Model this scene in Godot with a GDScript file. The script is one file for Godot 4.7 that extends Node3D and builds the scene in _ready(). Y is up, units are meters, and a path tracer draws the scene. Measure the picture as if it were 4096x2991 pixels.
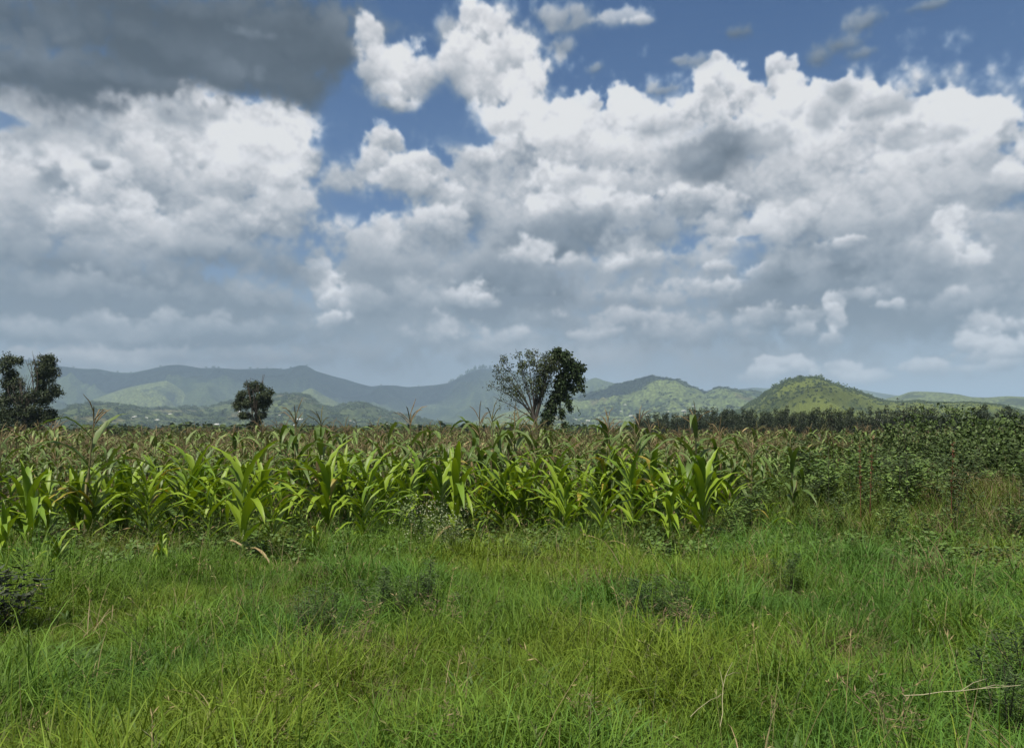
extends Node3D

# Farmland under broken cumulus: rough pasture, a maize field, three field trees, hills in haze.
# Angles are in degrees from the viewing axis (x to the right, y up); lengths in metres.

const CLOUDS := [
	5.7,6.5,14.08,2.01,168,172,1.00, 4.0,8.8,11.06,2.01,165,165,1.00, 11.6,8.3,8.72,2.01,168,165,1.00,
	18.5,5.5,10.06,2.35,160,166,1.00, -26.2,9.5,14.42,4.36,138,130,1.00, -31.3,7.9,8.72,3.69,130,132,1.00,
	-19.8,8.3,10.06,3.02,132,136,1.00, -9.4,8.4,7.71,3.69,148,142,0.90, -8.5,11.1,5.70,3.69,158,148,0.90,
	-5.1,8.8,5.03,2.68,158,152,0.90, -26.0,4.6,14.08,1.07,158,162,1.00, -12.6,6.4,6.71,1.34,146,156,1.00,
	-1.0,6.5,4.02,1.34,172,168,0.80, 27.2,8.8,11.06,4.02,150,148,1.00, 31.1,9.0,6.71,5.03,145,143,1.00,
	-1.1,10.5,23.47,5.03,160,152,1.00, 18.6,10.6,20.12,5.70,158,150,1.00, -23.3,8.1,20.12,4.36,140,138,1.00,
	-25.1,17.5,14.08,6.37,176,150,0.45, 12.5,18.5,16.09,5.70,178,150,0.45, 26.1,16.0,13.41,7.38,172,148,0.45,
	2.4,17.6,5.03,8.05,176,148,0.40, -1.1,11.8,8.72,5.36,158,140,0.60, -8.5,11.7,7.38,4.36,160,146,0.80,
	25.9,10.1,14.08,5.03,150,142,0.70, -0.0,27.0,3.69,4.02,176,160,0.35, -8.6,25.9,2.51,3.02,172,160,0.35,
	-18.8,14.9,7.04,3.02,182,150,0.60, -26.3,13.6,7.71,2.68,182,148,0.60, -32.1,13.4,5.70,3.69,178,140,0.70,
	-31.7,17.6,5.03,3.35,200,180,0.40, -33.4,15.4,3.69,3.02,196,168,0.50, -33.9,16.2,2.01,1.84,214,196,0.60,
	-32.8,19.8,2.68,2.01,190,175,0.50, -28.5,20.4,4.69,2.85,198,185,0.35, -29.7,18.0,4.02,3.02,186,170,0.50,
	-25.2,20.4,4.69,3.02,190,176,0.40, -21.4,21.5,5.03,3.52,202,188,0.30, -25.8,21.7,3.02,2.01,204,190,0.30,
	-22.6,22.7,3.02,1.84,206,190,0.30, -17.7,21.4,3.69,3.02,206,186,0.30, -15.8,21.8,2.28,2.08,206,182,0.20,
	-14.5,19.9,0.87,2.01,190,175,0.30, -16.4,19.1,2.85,3.02,196,176,0.40, -20.7,19.0,6.03,3.02,190,176,0.60,
	-18.6,19.3,3.35,1.84,216,200,0.50, -17.7,20.5,2.01,1.34,212,200,0.30, -25.9,16.9,5.70,2.85,186,168,0.50,
	-28.1,16.8,2.01,1.51,206,190,0.30, -22.1,16.4,6.03,2.68,182,166,0.60, -16.3,16.7,3.18,2.68,188,168,0.50,
	-26.7,15.3,3.69,1.84,202,182,0.40, -28.0,13.7,3.69,1.68,190,170,0.40, -24.1,13.8,5.70,1.74,190,166,0.50,
	-20.0,15.1,4.02,1.68,182,165,0.60, -18.7,13.1,6.03,1.34,158,140,0.90, -30.2,11.4,6.71,1.68,140,132,0.90,
	-22.9,22.1,1.34,0.87,166,168,0.50, -24.3,21.5,1.34,1.07,168,170,0.50, -21.1,22.0,0.87,0.54,172,176,0.50,
	-18.8,17.2,1.51,0.74,170,178,0.40, -17.0,17.9,1.34,0.60,168,178,0.40, -33.4,16.8,2.35,1.68,208,192,0.60,
	-28.4,17.4,0.40,0.37,150,140,0.70, -29.0,17.9,0.40,0.47,176,170,0.80, -33.8,19.0,0.94,0.47,-1,0,0.60,
	-30.8,25.7,11.40,3.86,104,94,0.80, -23.4,27.0,10.39,4.19,100,92,0.80, -15.3,27.6,5.87,4.19,100,94,0.60,
	-31.2,22.5,5.36,2.68,102,94,0.40, -28.0,23.2,4.02,2.01,102,98,0.45, -23.0,25.2,7.38,2.18,100,98,0.50,
	-17.8,25.1,5.03,2.01,102,100,0.45, -14.6,24.9,3.18,2.08,104,102,0.50, -16.3,26.4,5.03,2.68,102,100,0.70,
	-12.7,27.3,2.35,3.02,112,104,0.60, -25.8,23.2,2.01,1.01,112,110,0.60, -20.3,24.3,2.35,1.17,108,106,0.60,
	-23.4,27.5,14.42,2.51,96,96,0.90, -26.7,25.0,6.71,1.68,96,98,0.90, -19.1,26.8,2.01,0.47,114,112,1.00,
	-9.0,28.8,3.02,2.01,120,150,0.90, -9.7,28.1,1.41,1.84,200,182,0.30, -8.3,26.5,2.51,2.01,198,182,0.30,
	-7.8,25.5,2.08,2.08,192,178,0.35, -9.6,25.6,2.41,1.41,192,178,0.40, -8.8,24.2,1.51,1.41,196,180,0.35,
	-7.8,23.5,1.01,0.67,192,182,0.40, -10.0,26.1,1.34,2.01,180,172,0.60, -5.9,25.8,1.34,1.51,186,175,0.50,
	-4.5,28.4,1.34,2.01,170,160,0.80, -1.4,28.7,2.62,2.21,200,180,0.30, -2.5,27.0,2.41,2.21,198,184,0.30,
	0.7,27.0,2.41,2.41,200,182,0.30, -1.1,25.6,2.68,2.01,194,180,0.40, 1.7,25.3,1.88,2.01,196,176,0.35,
	-3.8,26.4,1.54,1.54,190,178,0.50, 5.5,29.2,2.68,1.14,158,150,0.90, 3.8,29.6,2.01,0.87,162,155,0.90,
	8.3,29.0,1.84,0.60,178,168,0.70, 10.1,28.6,1.01,0.34,184,172,0.60, 4.3,27.7,1.01,0.87,150,140,0.90,
	-11.2,18.9,1.68,1.34,176,170,0.50, -12.2,18.2,1.34,1.34,172,168,0.60, -8.9,21.2,1.41,1.34,202,188,0.30,
	-9.6,19.9,1.34,1.34,196,180,0.40, -6.5,19.9,2.08,1.34,204,186,0.30, -7.5,18.8,2.85,1.54,196,176,0.40,
	-5.5,19.5,1.34,1.34,200,182,0.35, 1.0,22.0,3.69,3.69,196,178,0.40, -0.7,23.5,2.21,1.74,214,190,0.30,
	-1.9,20.0,1.68,1.14,204,190,0.30, -3.1,19.2,2.01,1.68,206,188,0.35, -1.1,18.9,4.69,3.69,186,160,0.50,
	-0.0,15.7,5.03,4.36,168,146,0.60, -2.4,17.0,3.02,2.68,172,150,0.50, -4.5,17.6,1.34,1.01,198,180,0.50,
	-1.4,12.2,5.03,3.35,150,132,0.70, -6.8,15.0,3.69,1.68,172,160,0.70, -5.1,15.7,1.68,1.14,196,172,0.40,
	-8.2,15.3,3.02,1.14,190,168,0.60, -10.2,14.6,3.69,1.68,178,164,0.70, -7.8,13.0,4.36,2.01,160,152,0.80,
	-3.8,15.1,1.34,2.01,184,160,0.60, 6.2,23.8,1.34,1.54,208,192,0.15, 8.9,23.7,2.08,1.54,210,196,0.15,
	4.4,22.9,1.74,1.74,206,188,0.20, 7.2,22.5,2.68,2.01,206,190,0.30, 10.5,22.9,1.68,1.48,206,190,0.25,
	12.2,22.5,2.08,1.34,196,184,0.30, 16.5,24.0,2.41,2.28,212,192,0.15, 15.0,23.2,1.68,1.88,210,190,0.20,
	18.3,23.6,1.54,1.68,208,190,0.25, 18.6,22.1,2.35,2.21,204,186,0.30, 20.7,25.1,1.48,1.41,210,184,0.15,
	21.3,23.9,1.48,1.54,206,180,0.20, 20.2,23.8,1.01,1.01,200,182,0.25, 23.8,23.0,2.08,1.54,214,192,0.15,
	22.0,22.4,2.35,2.01,210,192,0.25, 25.5,22.2,2.21,1.74,214,192,0.15, 26.9,20.9,1.68,1.88,212,188,0.20,
	28.0,19.5,1.34,1.54,206,184,0.25, 28.6,21.3,0.60,0.54,204,184,0.30, 30.5,20.7,2.35,1.54,212,188,0.15,
	32.3,20.3,2.21,1.41,214,192,0.15, 33.6,19.4,2.01,1.74,214,192,0.20, 29.2,20.1,1.48,1.48,204,184,0.25,
	30.7,18.9,3.69,2.35,206,188,0.30, 6.8,20.4,5.36,3.35,208,188,0.50, 4.1,20.4,2.01,3.02,206,184,0.40,
	11.8,20.4,5.70,3.02,200,184,0.50, 17.3,20.5,5.36,3.02,196,178,0.50, 21.9,19.7,5.03,3.02,200,184,0.50,
	25.3,19.2,4.02,3.02,204,184,0.40, 28.9,17.8,4.69,3.02,196,178,0.50, 32.6,16.9,3.69,3.02,204,182,0.40,
	5.1,18.2,4.02,2.01,206,180,0.40, 2.7,18.6,0.80,1.34,214,190,0.30, 3.4,17.3,2.01,2.01,198,176,0.40,
	9.8,18.0,6.03,2.35,188,172,0.60, 15.3,17.7,5.70,2.68,176,160,0.70, 20.6,17.2,5.36,3.02,182,164,0.60,
	26.1,16.3,5.70,3.02,182,164,0.60, 31.3,14.9,4.69,3.02,178,160,0.60, 33.9,15.9,1.34,1.34,208,186,0.40,
	24.0,22.9,1.14,1.14,168,170,0.50, 26.6,21.6,1.68,0.74,168,176,0.50, 25.7,21.1,1.14,0.54,170,178,0.60,
	27.8,19.4,1.34,0.67,166,172,0.60, 30.0,19.3,1.34,0.60,168,176,0.50, 22.8,21.4,0.80,1.14,172,178,0.70,
	16.4,20.2,5.03,2.48,122,118,0.90, 14.4,19.4,3.02,1.48,138,132,0.90, 18.9,19.8,2.35,1.34,156,152,0.90,
	11.5,21.9,1.68,0.60,176,178,0.70, 5.8,16.9,4.36,1.34,190,168,0.50, 9.8,16.5,5.03,1.34,188,170,0.50,
	13.4,16.9,3.69,1.34,196,172,0.40, 17.2,16.0,3.02,1.68,190,172,0.50, 19.2,14.9,1.41,1.68,194,176,0.30,
	16.9,14.8,3.69,1.34,182,166,0.60, 6.8,15.0,7.21,1.84,120,112,0.80, 3.7,14.1,4.69,1.54,120,116,0.80,
	11.1,15.1,3.69,0.87,148,144,0.90, 9.4,13.9,4.02,1.14,150,150,0.90, 0.6,11.4,5.70,1.94,116,110,0.80,
	2.0,10.5,3.35,1.14,116,114,0.80, 7.1,12.7,4.02,1.14,166,162,0.80, 10.7,12.6,3.35,1.34,168,160,0.80,
	2.3,14.0,1.34,1.07,184,162,0.50, 1.7,13.1,1.48,0.94,176,160,0.60, 8.4,12.4,1.21,0.67,186,170,0.50,
	4.4,12.8,1.01,0.54,178,166,0.60, 14.3,12.8,3.02,0.87,176,166,0.70, 15.6,13.6,2.01,0.60,180,168,0.60,
	15.9,12.0,2.01,0.47,186,172,0.50, 14.6,10.8,4.02,0.74,184,172,0.60, 16.1,10.7,1.74,0.74,196,178,0.35,
	17.1,10.1,1.34,1.01,192,174,0.40, 12.3,10.3,6.71,0.87,170,166,0.80, 18.8,12.8,1.74,1.01,-1,0,0.45,
	17.9,11.7,1.14,0.87,-1,0,0.50, 17.8,13.8,0.74,0.27,-1,0,0.60, 22.6,14.6,3.69,3.02,166,148,0.50,
	26.0,13.6,5.70,3.02,166,150,0.60, 24.0,11.9,6.03,2.55,140,126,0.60, 21.0,11.1,2.35,2.01,146,134,0.30,
	19.2,9.8,3.35,1.68,130,118,0.50, 23.0,9.7,6.03,1.68,128,120,0.60, 27.5,11.1,4.36,2.35,150,140,0.60,
	28.6,9.8,4.02,2.01,148,140,0.70, 33.1,10.5,2.35,4.69,150,142,0.60, 31.8,8.4,3.69,2.01,148,146,0.70,
	18.3,11.4,1.14,0.60,196,168,0.30, 19.5,11.2,1.34,1.01,150,140,0.40, 30.8,13.9,1.14,1.48,206,180,0.30,
	31.2,12.4,1.54,1.54,202,176,0.30, 31.5,11.3,1.21,1.14,196,170,0.35, 30.2,11.1,2.01,1.34,172,152,0.60,
	29.4,12.1,1.68,1.68,166,152,0.70, 32.5,13.4,1.01,0.54,170,162,0.70, 23.1,12.9,1.54,0.54,188,172,0.40,
	24.3,13.1,0.67,0.27,190,178,0.50, 30.1,9.1,0.87,0.54,176,168,0.60, -2.4,10.8,1.34,0.94,188,166,0.50,
	-3.1,10.2,1.54,0.80,182,164,0.50, -1.9,10.0,1.01,0.60,180,164,0.50, -13.9,12.1,1.34,0.94,200,174,0.40,
	-13.2,11.2,1.54,1.34,204,178,0.35, -12.4,9.9,1.54,1.21,200,176,0.40, -11.6,9.3,1.21,0.87,196,174,0.40,
	-12.7,8.5,1.54,0.87,202,176,0.40, -14.3,11.8,1.34,1.01,196,172,0.50, -10.1,10.0,2.01,1.34,160,156,0.80,
	23.3,9.1,0.80,0.87,200,180,0.30, 23.4,8.0,0.94,1.01,196,176,0.35, 23.0,6.9,1.14,0.74,190,172,0.40,
	21.3,8.3,1.48,0.80,186,172,0.50, 20.9,7.3,1.01,0.54,188,172,0.50, 18.6,8.4,2.01,0.67,180,170,0.70,
	26.1,8.8,0.67,0.40,198,180,0.40, 26.9,8.8,0.54,0.40,196,178,0.40, 24.5,9.6,1.34,0.47,178,170,0.70,
	6.7,7.9,1.34,0.60,184,168,0.50, 5.7,7.5,1.34,0.47,186,174,0.50, 7.7,7.6,1.01,0.47,186,174,0.50,
	-1.4,6.8,1.48,0.87,186,174,0.60, 32.2,7.2,1.54,0.87,186,170,0.50, 31.5,6.0,2.01,0.87,192,172,0.40,
	33.0,5.6,1.68,0.87,194,174,0.40, 31.7,5.1,2.01,0.47,186,174,0.60, 19.5,4.9,1.74,0.80,200,180,0.25,
	18.2,4.3,1.61,0.67,196,180,0.30, 20.9,4.4,1.34,0.67,192,178,0.35, 23.7,4.6,1.54,0.87,198,178,0.25,
	23.2,4.0,1.81,0.60,190,178,0.40, 25.4,4.1,1.34,0.54,186,174,0.50, 28.1,4.6,1.48,0.47,194,178,0.35,
	29.1,4.3,2.01,0.47,182,174,0.60, 32.4,4.4,1.34,0.47,190,176,0.50, -27.5,7.9,2.01,1.01,142,140,0.90,
	-22.7,6.9,1.34,1.68,146,140,0.90, -28.2,6.0,2.01,0.87,148,144,0.90, 14.2,25.9,1.34,0.47,150,140,0.90,
	12.9,26.1,0.80,0.34,150,140,0.90, 6.7,25.9,0.74,0.40,156,146,0.80, 24.4,25.9,1.48,1.01,136,130,1.00,
	23.0,25.2,1.01,0.87,132,126,1.00, 25.6,26.9,1.21,0.67,146,136,0.90, 25.3,24.9,1.01,0.40,138,132,1.00,
	29.5,26.6,1.34,0.40,140,130,0.90, 17.2,27.4,1.01,0.47,122,118,1.00, 11.6,24.3,1.01,0.40,150,150,0.80,
	-16.3,12.6,4.02,2.01,140,128,0.90, -26.2,10.9,8.72,2.01,124,118,0.90, -11.3,23.1,2.35,1.68,-1,0,0.60,
	-12.6,20.9,1.34,1.34,-1,0,0.50, -3.8,22.9,2.01,2.01,-1,0,0.50, -11.8,16.7,1.34,1.01,-1,0,0.70,
	-2.8,21.4,1.34,0.80,-1,0,0.50, -8.9,21.2,1.41,1.34,202,186,0.30, -9.6,19.9,1.48,1.41,194,176,0.40,
	-6.5,19.7,2.08,1.41,202,182,0.30, -7.5,18.6,2.85,1.54,192,170,0.40, -1.9,20.0,1.68,1.14,204,188,0.30,
	-28.8,9.2,5.03,1.68,138,124,0.60, -32.4,9.5,3.69,1.68,144,128,0.60, -23.9,9.3,5.70,2.01,136,122,0.60,
	-18.7,10.0,4.36,2.01,140,126,0.60, -21.0,7.3,4.69,1.34,142,132,0.60, -27.4,6.7,4.36,1.34,146,134,0.60,
	-31.5,6.7,3.69,1.21,150,138,0.60, -16.1,7.5,4.02,1.48,144,136,0.60, -25.2,5.3,5.70,0.67,164,158,0.70,
	-30.0,4.8,4.02,0.60,160,160,0.70, -17.3,5.7,4.36,0.74,152,150,0.70, -23.3,8.1,1.21,1.14,160,146,0.70,
	-28.0,7.5,1.34,0.87,158,146,0.70, -6.4,10.4,3.02,1.68,156,146,0.60, -4.4,7.8,3.02,1.34,166,156,0.60,
	-0.4,7.3,2.68,0.87,178,166,0.60, 9.7,8.7,4.69,0.87,176,168,0.70, 14.2,7.6,4.69,1.01,168,164,0.70]

const RIDGES := {
	"far": [-48.18,0.00, -46.48,3.29, -41.72,3.98, -37.29,4.02, -33.61,4.52, -31.78,4.54, -30.58,4.26, -29.05,4.10, -28.25,4.13, -27.19,3.95, -26.27,3.95, -25.51,4.13, -24.10,4.51, -23.30,4.58, -22.48,4.48, -21.98,4.40, -20.82,4.45, -19.73,4.39, -18.37,4.45, -17.07,4.53, -16.45,4.47, -16.01,4.57, -15.31,4.79, -14.86,4.72, -14.22,4.38, -13.04,4.04, -12.14,3.82, -11.21,3.54, -10.29,3.33, -9.73,3.41, -8.61,3.42, -7.69,3.32, -5.62,3.48, -4.66,3.65, -4.09,3.95, -3.34,4.34, -2.39,4.68, -1.52,4.68, -0.15,4.59, 1.34,4.37, 2.82,3.94, 4.48,3.38, 5.54,2.73, 7.40,1.62, 10.09,0.70, 13.97,0.01],
	"small_peak": [-0.52,0.01, 3.55,2.37, 4.66,3.38, 5.55,3.80, 6.16,4.01, 6.78,3.79, 7.71,3.52, 9.40,2.89, 11.89,1.60, 15.69,0.01],
	"green": [-5.30,0.01, -1.26,1.26, 1.89,2.00, 4.66,2.51, 6.50,3.09, 7.71,3.50, 8.65,3.70, 9.58,3.91, 10.23,4.08, 10.96,3.93, 11.98,3.82, 12.79,3.48, 14.04,2.86, 15.40,2.28, 17.09,1.56, 20.69,0.01],
	"green_east": [6.11,0.01, 10.11,1.61, 12.61,2.31, 14.13,2.84, 14.58,3.08, 15.04,3.20, 15.83,3.06, 16.53,3.02, 17.84,2.77, 19.12,2.41, 22.02,1.68, 25.10,0.81, 28.31,0.01],
	"blue_east": [7.92,0.01, 11.89,1.60, 15.41,2.89, 16.53,3.07, 17.41,3.14, 18.37,3.09, 20.45,3.26, 22.06,3.23, 23.48,3.01, 24.28,2.87, 25.46,2.62, 26.22,2.47, 28.10,2.09, 30.88,1.40, 33.73,0.01],
	"pale_east": [19.22,0.01, 22.78,0.65, 25.60,2.14, 26.61,2.43, 27.23,2.65, 27.69,2.67, 28.88,2.59, 29.96,2.44, 30.67,2.25, 31.51,2.19, 32.62,2.25, 33.51,2.18, 36.06,2.22, 40.60,1.80, 45.50,1.01, 47.38,0.00],
	"knoll": [8.65,0.01, 12.57,0.15, 14.50,0.68, 15.79,1.32, 16.50,1.69, 16.95,2.05, 17.75,2.47, 18.01,2.78, 18.72,3.12, 19.59,3.54, 20.35,3.73, 20.94,3.75, 21.69,3.70, 22.43,3.32, 23.22,2.99, 24.27,2.67, 25.28,2.21, 25.67,2.07, 26.83,1.97, 27.74,2.07, 28.33,1.94, 29.87,1.89, 30.52,1.90, 31.36,1.82, 32.38,1.66, 33.48,1.28, 35.39,0.73, 37.16,0.12, 39.65,0.01],
	"spur": [-33.29,0.01, -30.40,1.01, -29.33,1.71, -27.88,2.36, -26.70,2.85, -25.72,3.14, -24.06,3.47, -22.84,2.68, -21.26,1.86, -19.84,1.19, -16.14,0.01],
	"mid": [-45.59,0.01, -43.56,0.51, -38.33,1.28, -33.47,1.13, -32.15,0.88, -30.87,1.10, -29.62,1.69, -28.31,1.94, -26.73,1.79, -25.19,1.59, -23.20,1.70, -21.17,1.78, -20.09,2.10, -19.38,2.22, -17.72,2.52, -16.88,2.68, -16.14,2.72, -15.44,2.71, -14.55,2.44, -13.72,1.89, -13.00,1.62, -11.46,1.09, -9.12,0.52, -5.12,0.01],
	"pyramid": [-20.95,0.01, -17.35,1.20, -16.18,2.19, -15.36,2.77, -14.57,3.15, -13.47,2.54, -12.37,1.99, -11.10,1.15, -7.13,0.01],
	"mound": [-18.99,0.01, -15.30,0.68, -13.00,1.73, -12.11,2.10, -11.28,2.20, -10.63,2.09, -9.80,1.73, -8.77,1.41, -7.46,1.18, -5.49,0.70, -1.44,0.01],
}

const EYE := 1.5

func _ready():
	var camera := Camera3D.new(); camera.name = "camera"; add_child(camera)
	camera.position = Vector3(0, EYE, 0); camera.rotation_degrees.x = 4.3
	camera.fov = 51.5; camera.near = 0.05; camera.far = 60000.0; camera.current = true
	var env := Environment.new()
	env.background_mode = Environment.BG_SKY
	env.tonemap_mode = Environment.TONE_MAPPER_LINEAR
	env.tonemap_exposure = 1.55
	env.sdfgi_enabled = true; env.ssao_enabled = true; env.ssil_enabled = true
	env.fog_enabled = true; env.fog_density = 0.000125; env.fog_light_color = Color(0.75, 0.875, 1.0)
	var sky_material := PanoramaSkyMaterial.new(); sky_material.panorama = paint_sky()
	var sky := Sky.new(); sky.sky_material = sky_material
	env.sky = sky; env.background_energy_multiplier = 0.665
	var world := WorldEnvironment.new(); world.name = "world"; world.environment = env; add_child(world)
	var sun := DirectionalLight3D.new(); sun.name = "sun"; add_child(sun)
	sun.rotation_degrees = Vector3(-64, -28, 0)
	sun.light_energy = 1.6; sun.light_angular_distance = 4.0; sun.light_color = Color(1.0, 0.965, 0.90); sun.shadow_enabled = true
	build()

# ------------------------------------------------------------------ sky: air and clouds
# Each cloud is a soft-edged ellipse (azimuth, elevation, two radii in degrees, grey of its crown and of its base, softness); billowing noise breaks its edge and models its lumps.
func noise_field(w: int, h: int, frequency: float, kind: int, noise_seed: int, octaves: int, bent := 0.0) -> PackedFloat32Array:
	var n := FastNoiseLite.new(); n.seed = noise_seed; n.noise_type = kind; n.frequency = frequency
	n.fractal_type = FastNoiseLite.FRACTAL_FBM; n.fractal_octaves = octaves; n.fractal_gain = 0.5
	if kind == FastNoiseLite.TYPE_CELLULAR:
		n.cellular_return_type = FastNoiseLite.RETURN_DISTANCE; n.cellular_jitter = 1.0
	if bent > 0.0:
		n.domain_warp_enabled = true; n.domain_warp_frequency = frequency * 1.3; n.domain_warp_amplitude = bent / frequency; n.domain_warp_fractal_octaves = 3
	var im := n.get_image(w, h, false, false, true)
	im.convert(Image.FORMAT_RF)
	return im.get_data().to_float32_array()

func spread_out(f: PackedFloat32Array) -> PackedFloat32Array:
	# to the range 0..1, turned over, so that cells are domes
	var lo := 1e9; var hi := -1e9
	for i in range(0, f.size(), 5):
		lo = minf(lo, f[i]); hi = maxf(hi, f[i])
	for i in f.size():
		f[i] = clampf(1.0 - (f[i] - lo) / (hi - lo), 0.0, 1.0)
	return f

func air(e: float) -> Vector3:
	# clear sky between the clouds, as sRGB bytes
	var t := clampf(e / 32.0, 0.0, 1.0)
	var c := Vector3(174, 186, 196).lerp(Vector3(154, 169, 184), smoothstep(0.0, 0.25, t))
	c = c.lerp(Vector3(104, 131, 168), smoothstep(0.2, 0.5, t))
	return c.lerp(Vector3(84, 111, 149), smoothstep(0.45, 1.0, t))

func cloud_tint(v: float) -> Vector3:
	var k := clampf((212.0 - v) / 70.0, 0.0, 1.0)
	return Vector3(v - 7.0 * k, v + 1.0 * k, v + 2.0 + 8.0 * k)

# paints clouds on a grid of w x h cells that starts at azimuth a0 and elevation e1 (top row), step degrees a cell
func paint_clouds(list: Array, w: int, h: int, a0: float, e1: float, step: float, noise_seed: int) -> PackedByteArray:
	var pd := 1.0 / step
	var simplex := FastNoiseLite.TYPE_SIMPLEX_SMOOTH; var cells := FastNoiseLite.TYPE_CELLULAR
	var warp_x := noise_field(w, h, 0.16 / pd, simplex, noise_seed, 5)
	var warp_y := noise_field(w, h, 0.16 / pd, simplex, noise_seed + 7, 5)
	var broad := noise_field(w, h, 0.085 / pd, simplex, noise_seed + 19, 4)
	var great := spread_out(noise_field(w, h, 0.17 / pd, cells, noise_seed + 3, 2, 0.35))
	var lump := spread_out(noise_field(w, h, 0.5 / pd, cells, noise_seed + 4, 3, 0.35))
	var fine := noise_field(w, h, 1.0 / pd, simplex, noise_seed + 11, 5)
	var n := w * h
	var lit := PackedFloat32Array(); lit.resize(n)
	# the light that falls on the domes from above
	var s1 := maxi(1, int(0.26 * pd)); var s2 := maxi(1, int(0.9 * pd))
	for y in h:
		for x in w:
			var i := y * w + x
			var near_up := maxi(0, y - s1) * w + maxi(0, x - s1 / 3)
			var far_up := maxi(0, y - s2) * w + maxi(0, x - s2 / 3)
			lit[i] = clampf(1.6 * (lump[i] - lump[near_up]), -0.8, 0.8) * 0.40 + clampf(1.6 * (great[i] - great[far_up]), -1.0, 1.0) * 0.95
	var r := PackedFloat32Array(); var g := PackedFloat32Array(); var b := PackedFloat32Array()
	r.resize(n); g.resize(n); b.resize(n)
	for y in h:
		var c := air(e1 - (y + 0.5) * step)
		for x in w:
			var i := y * w + x
			r[i] = c.x; g[i] = c.y; b[i] = c.z
	for k in range(0, list.size(), 7):
		var ca: float = list[k]; var ce: float = list[k + 1]; var rx: float = list[k + 2]; var ry: float = list[k + 3]
		var top: float = list[k + 4]; var base: float = list[k + 5]; var soft: float = list[k + 6]
		var flat := cos(deg_to_rad(ce)) if ce > 40.0 else 1.0
		var small := minf(rx, ry)
		var bend := minf(1.6, 0.75 * small + 0.25)
		var tiny := clampf(1.4 - small, 0.0, 1.0)                     # shreds are more ragged than whole clouds
		var ragged := 0.7 + 0.3 * tiny; var frayed := 0.28 + 0.45 * tiny + 0.15 * soft
		var reach := 1.75 + 0.3 * soft
		var x0 := maxi(0, int((ca - (rx * reach + bend) / flat - a0) * pd)); var x1 := mini(w, int((ca + (rx * reach + bend) / flat - a0) * pd) + 1)
		var y0 := maxi(0, int((e1 - ce - ry * reach - bend) * pd)); var y1 := mini(h, int((e1 - ce + ry * reach + bend) * pd) + 1)
		var width_in := 1.0 / (0.09 + 1.0 * soft + 0.12 * tiny)
		var relief := (66.0 * (1.0 - soft) + 18.0) * (0.3 if top < 130.0 else 0.65 if top < 165.0 else 1.0)
		var most := 0.97 - 0.05 * soft - 0.18 * tiny
		if top < 0.0 or (top < 182.0 and soft < 0.75):
			width_in = 1.0 / (0.6 + 0.3 * soft); rx *= 1.15; ry *= 1.15
		for y in range(y0, y1):
			var e := e1 - (y + 0.5) * step
			var c := air(e)
			for x in range(x0, x1):
				var i := y * w + x
				var u := ((a0 + (x + 0.5) * step - ca) * flat + warp_x[i] * bend) / rx
				var v := (e - ce + warp_y[i] * bend) / ry
				var d := u * u + v * v
				if d > reach * reach:
					continue
				d = sqrt(d)
				# crowns are firm, bases melt away
				var firm := width_in * (1.0 if v > 0.0 else 1.0 / (1.0 - 1.2 * maxf(v, -1.0)))
				var s := (1.0 + ragged * (lump[i] - 0.60) + 0.5 * (great[i] - 0.55) + frayed * fine[i] - d) * firm
				if s <= 0.0:
					continue
				var alpha := minf(1.0, s)
				alpha = alpha * alpha * (3.0 - 2.0 * alpha) * most
				if top < 0.0:
					r[i] += (c.x - r[i]) * alpha; g[i] += (c.y - g[i]) * alpha; b[i] += (c.z - b[i]) * alpha
					continue
				var shade := clampf(0.5 + 0.6 * v + 0.35 * (lump[i] - 0.5), 0.0, 1.0)
				shade = shade * shade * (3.0 - 2.0 * shade)
				var value := base - 34.0 + (top - base + 38.0) * shade + 24.0 * (1.0 - soft) * smoothstep(0.45, 1.0, d) * clampf(v + 0.15, 0.0, 1.0) * (1.0 if top > 150.0 else 0.3) + relief * lit[i] + 4.0 * fine[i] + 27.0 * broad[i] + 8.0 * warp_x[i]
				var col := cloud_tint(clampf(value, 102.0, 226.0))
				r[i] += (col.x - r[i]) * alpha; g[i] += (col.y - g[i]) * alpha; b[i] += (col.z - b[i]) * alpha
	var out := PackedByteArray(); out.resize(n * 4)
	for i in n:
		var contrast := lerpf(0.85, 1.3, smoothstep(1.0, 9.0, e1 - (i / w + 0.5) * step))
		for k in 3:
			var c := r[i] if k == 0 else g[i] if k == 1 else b[i]
			out[i * 4 + k] = int(clampf(167.0 + (c - 172.0) * contrast, 0.0, 232.0))
		out[i * 4 + 3] = 255
	return out

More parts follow.
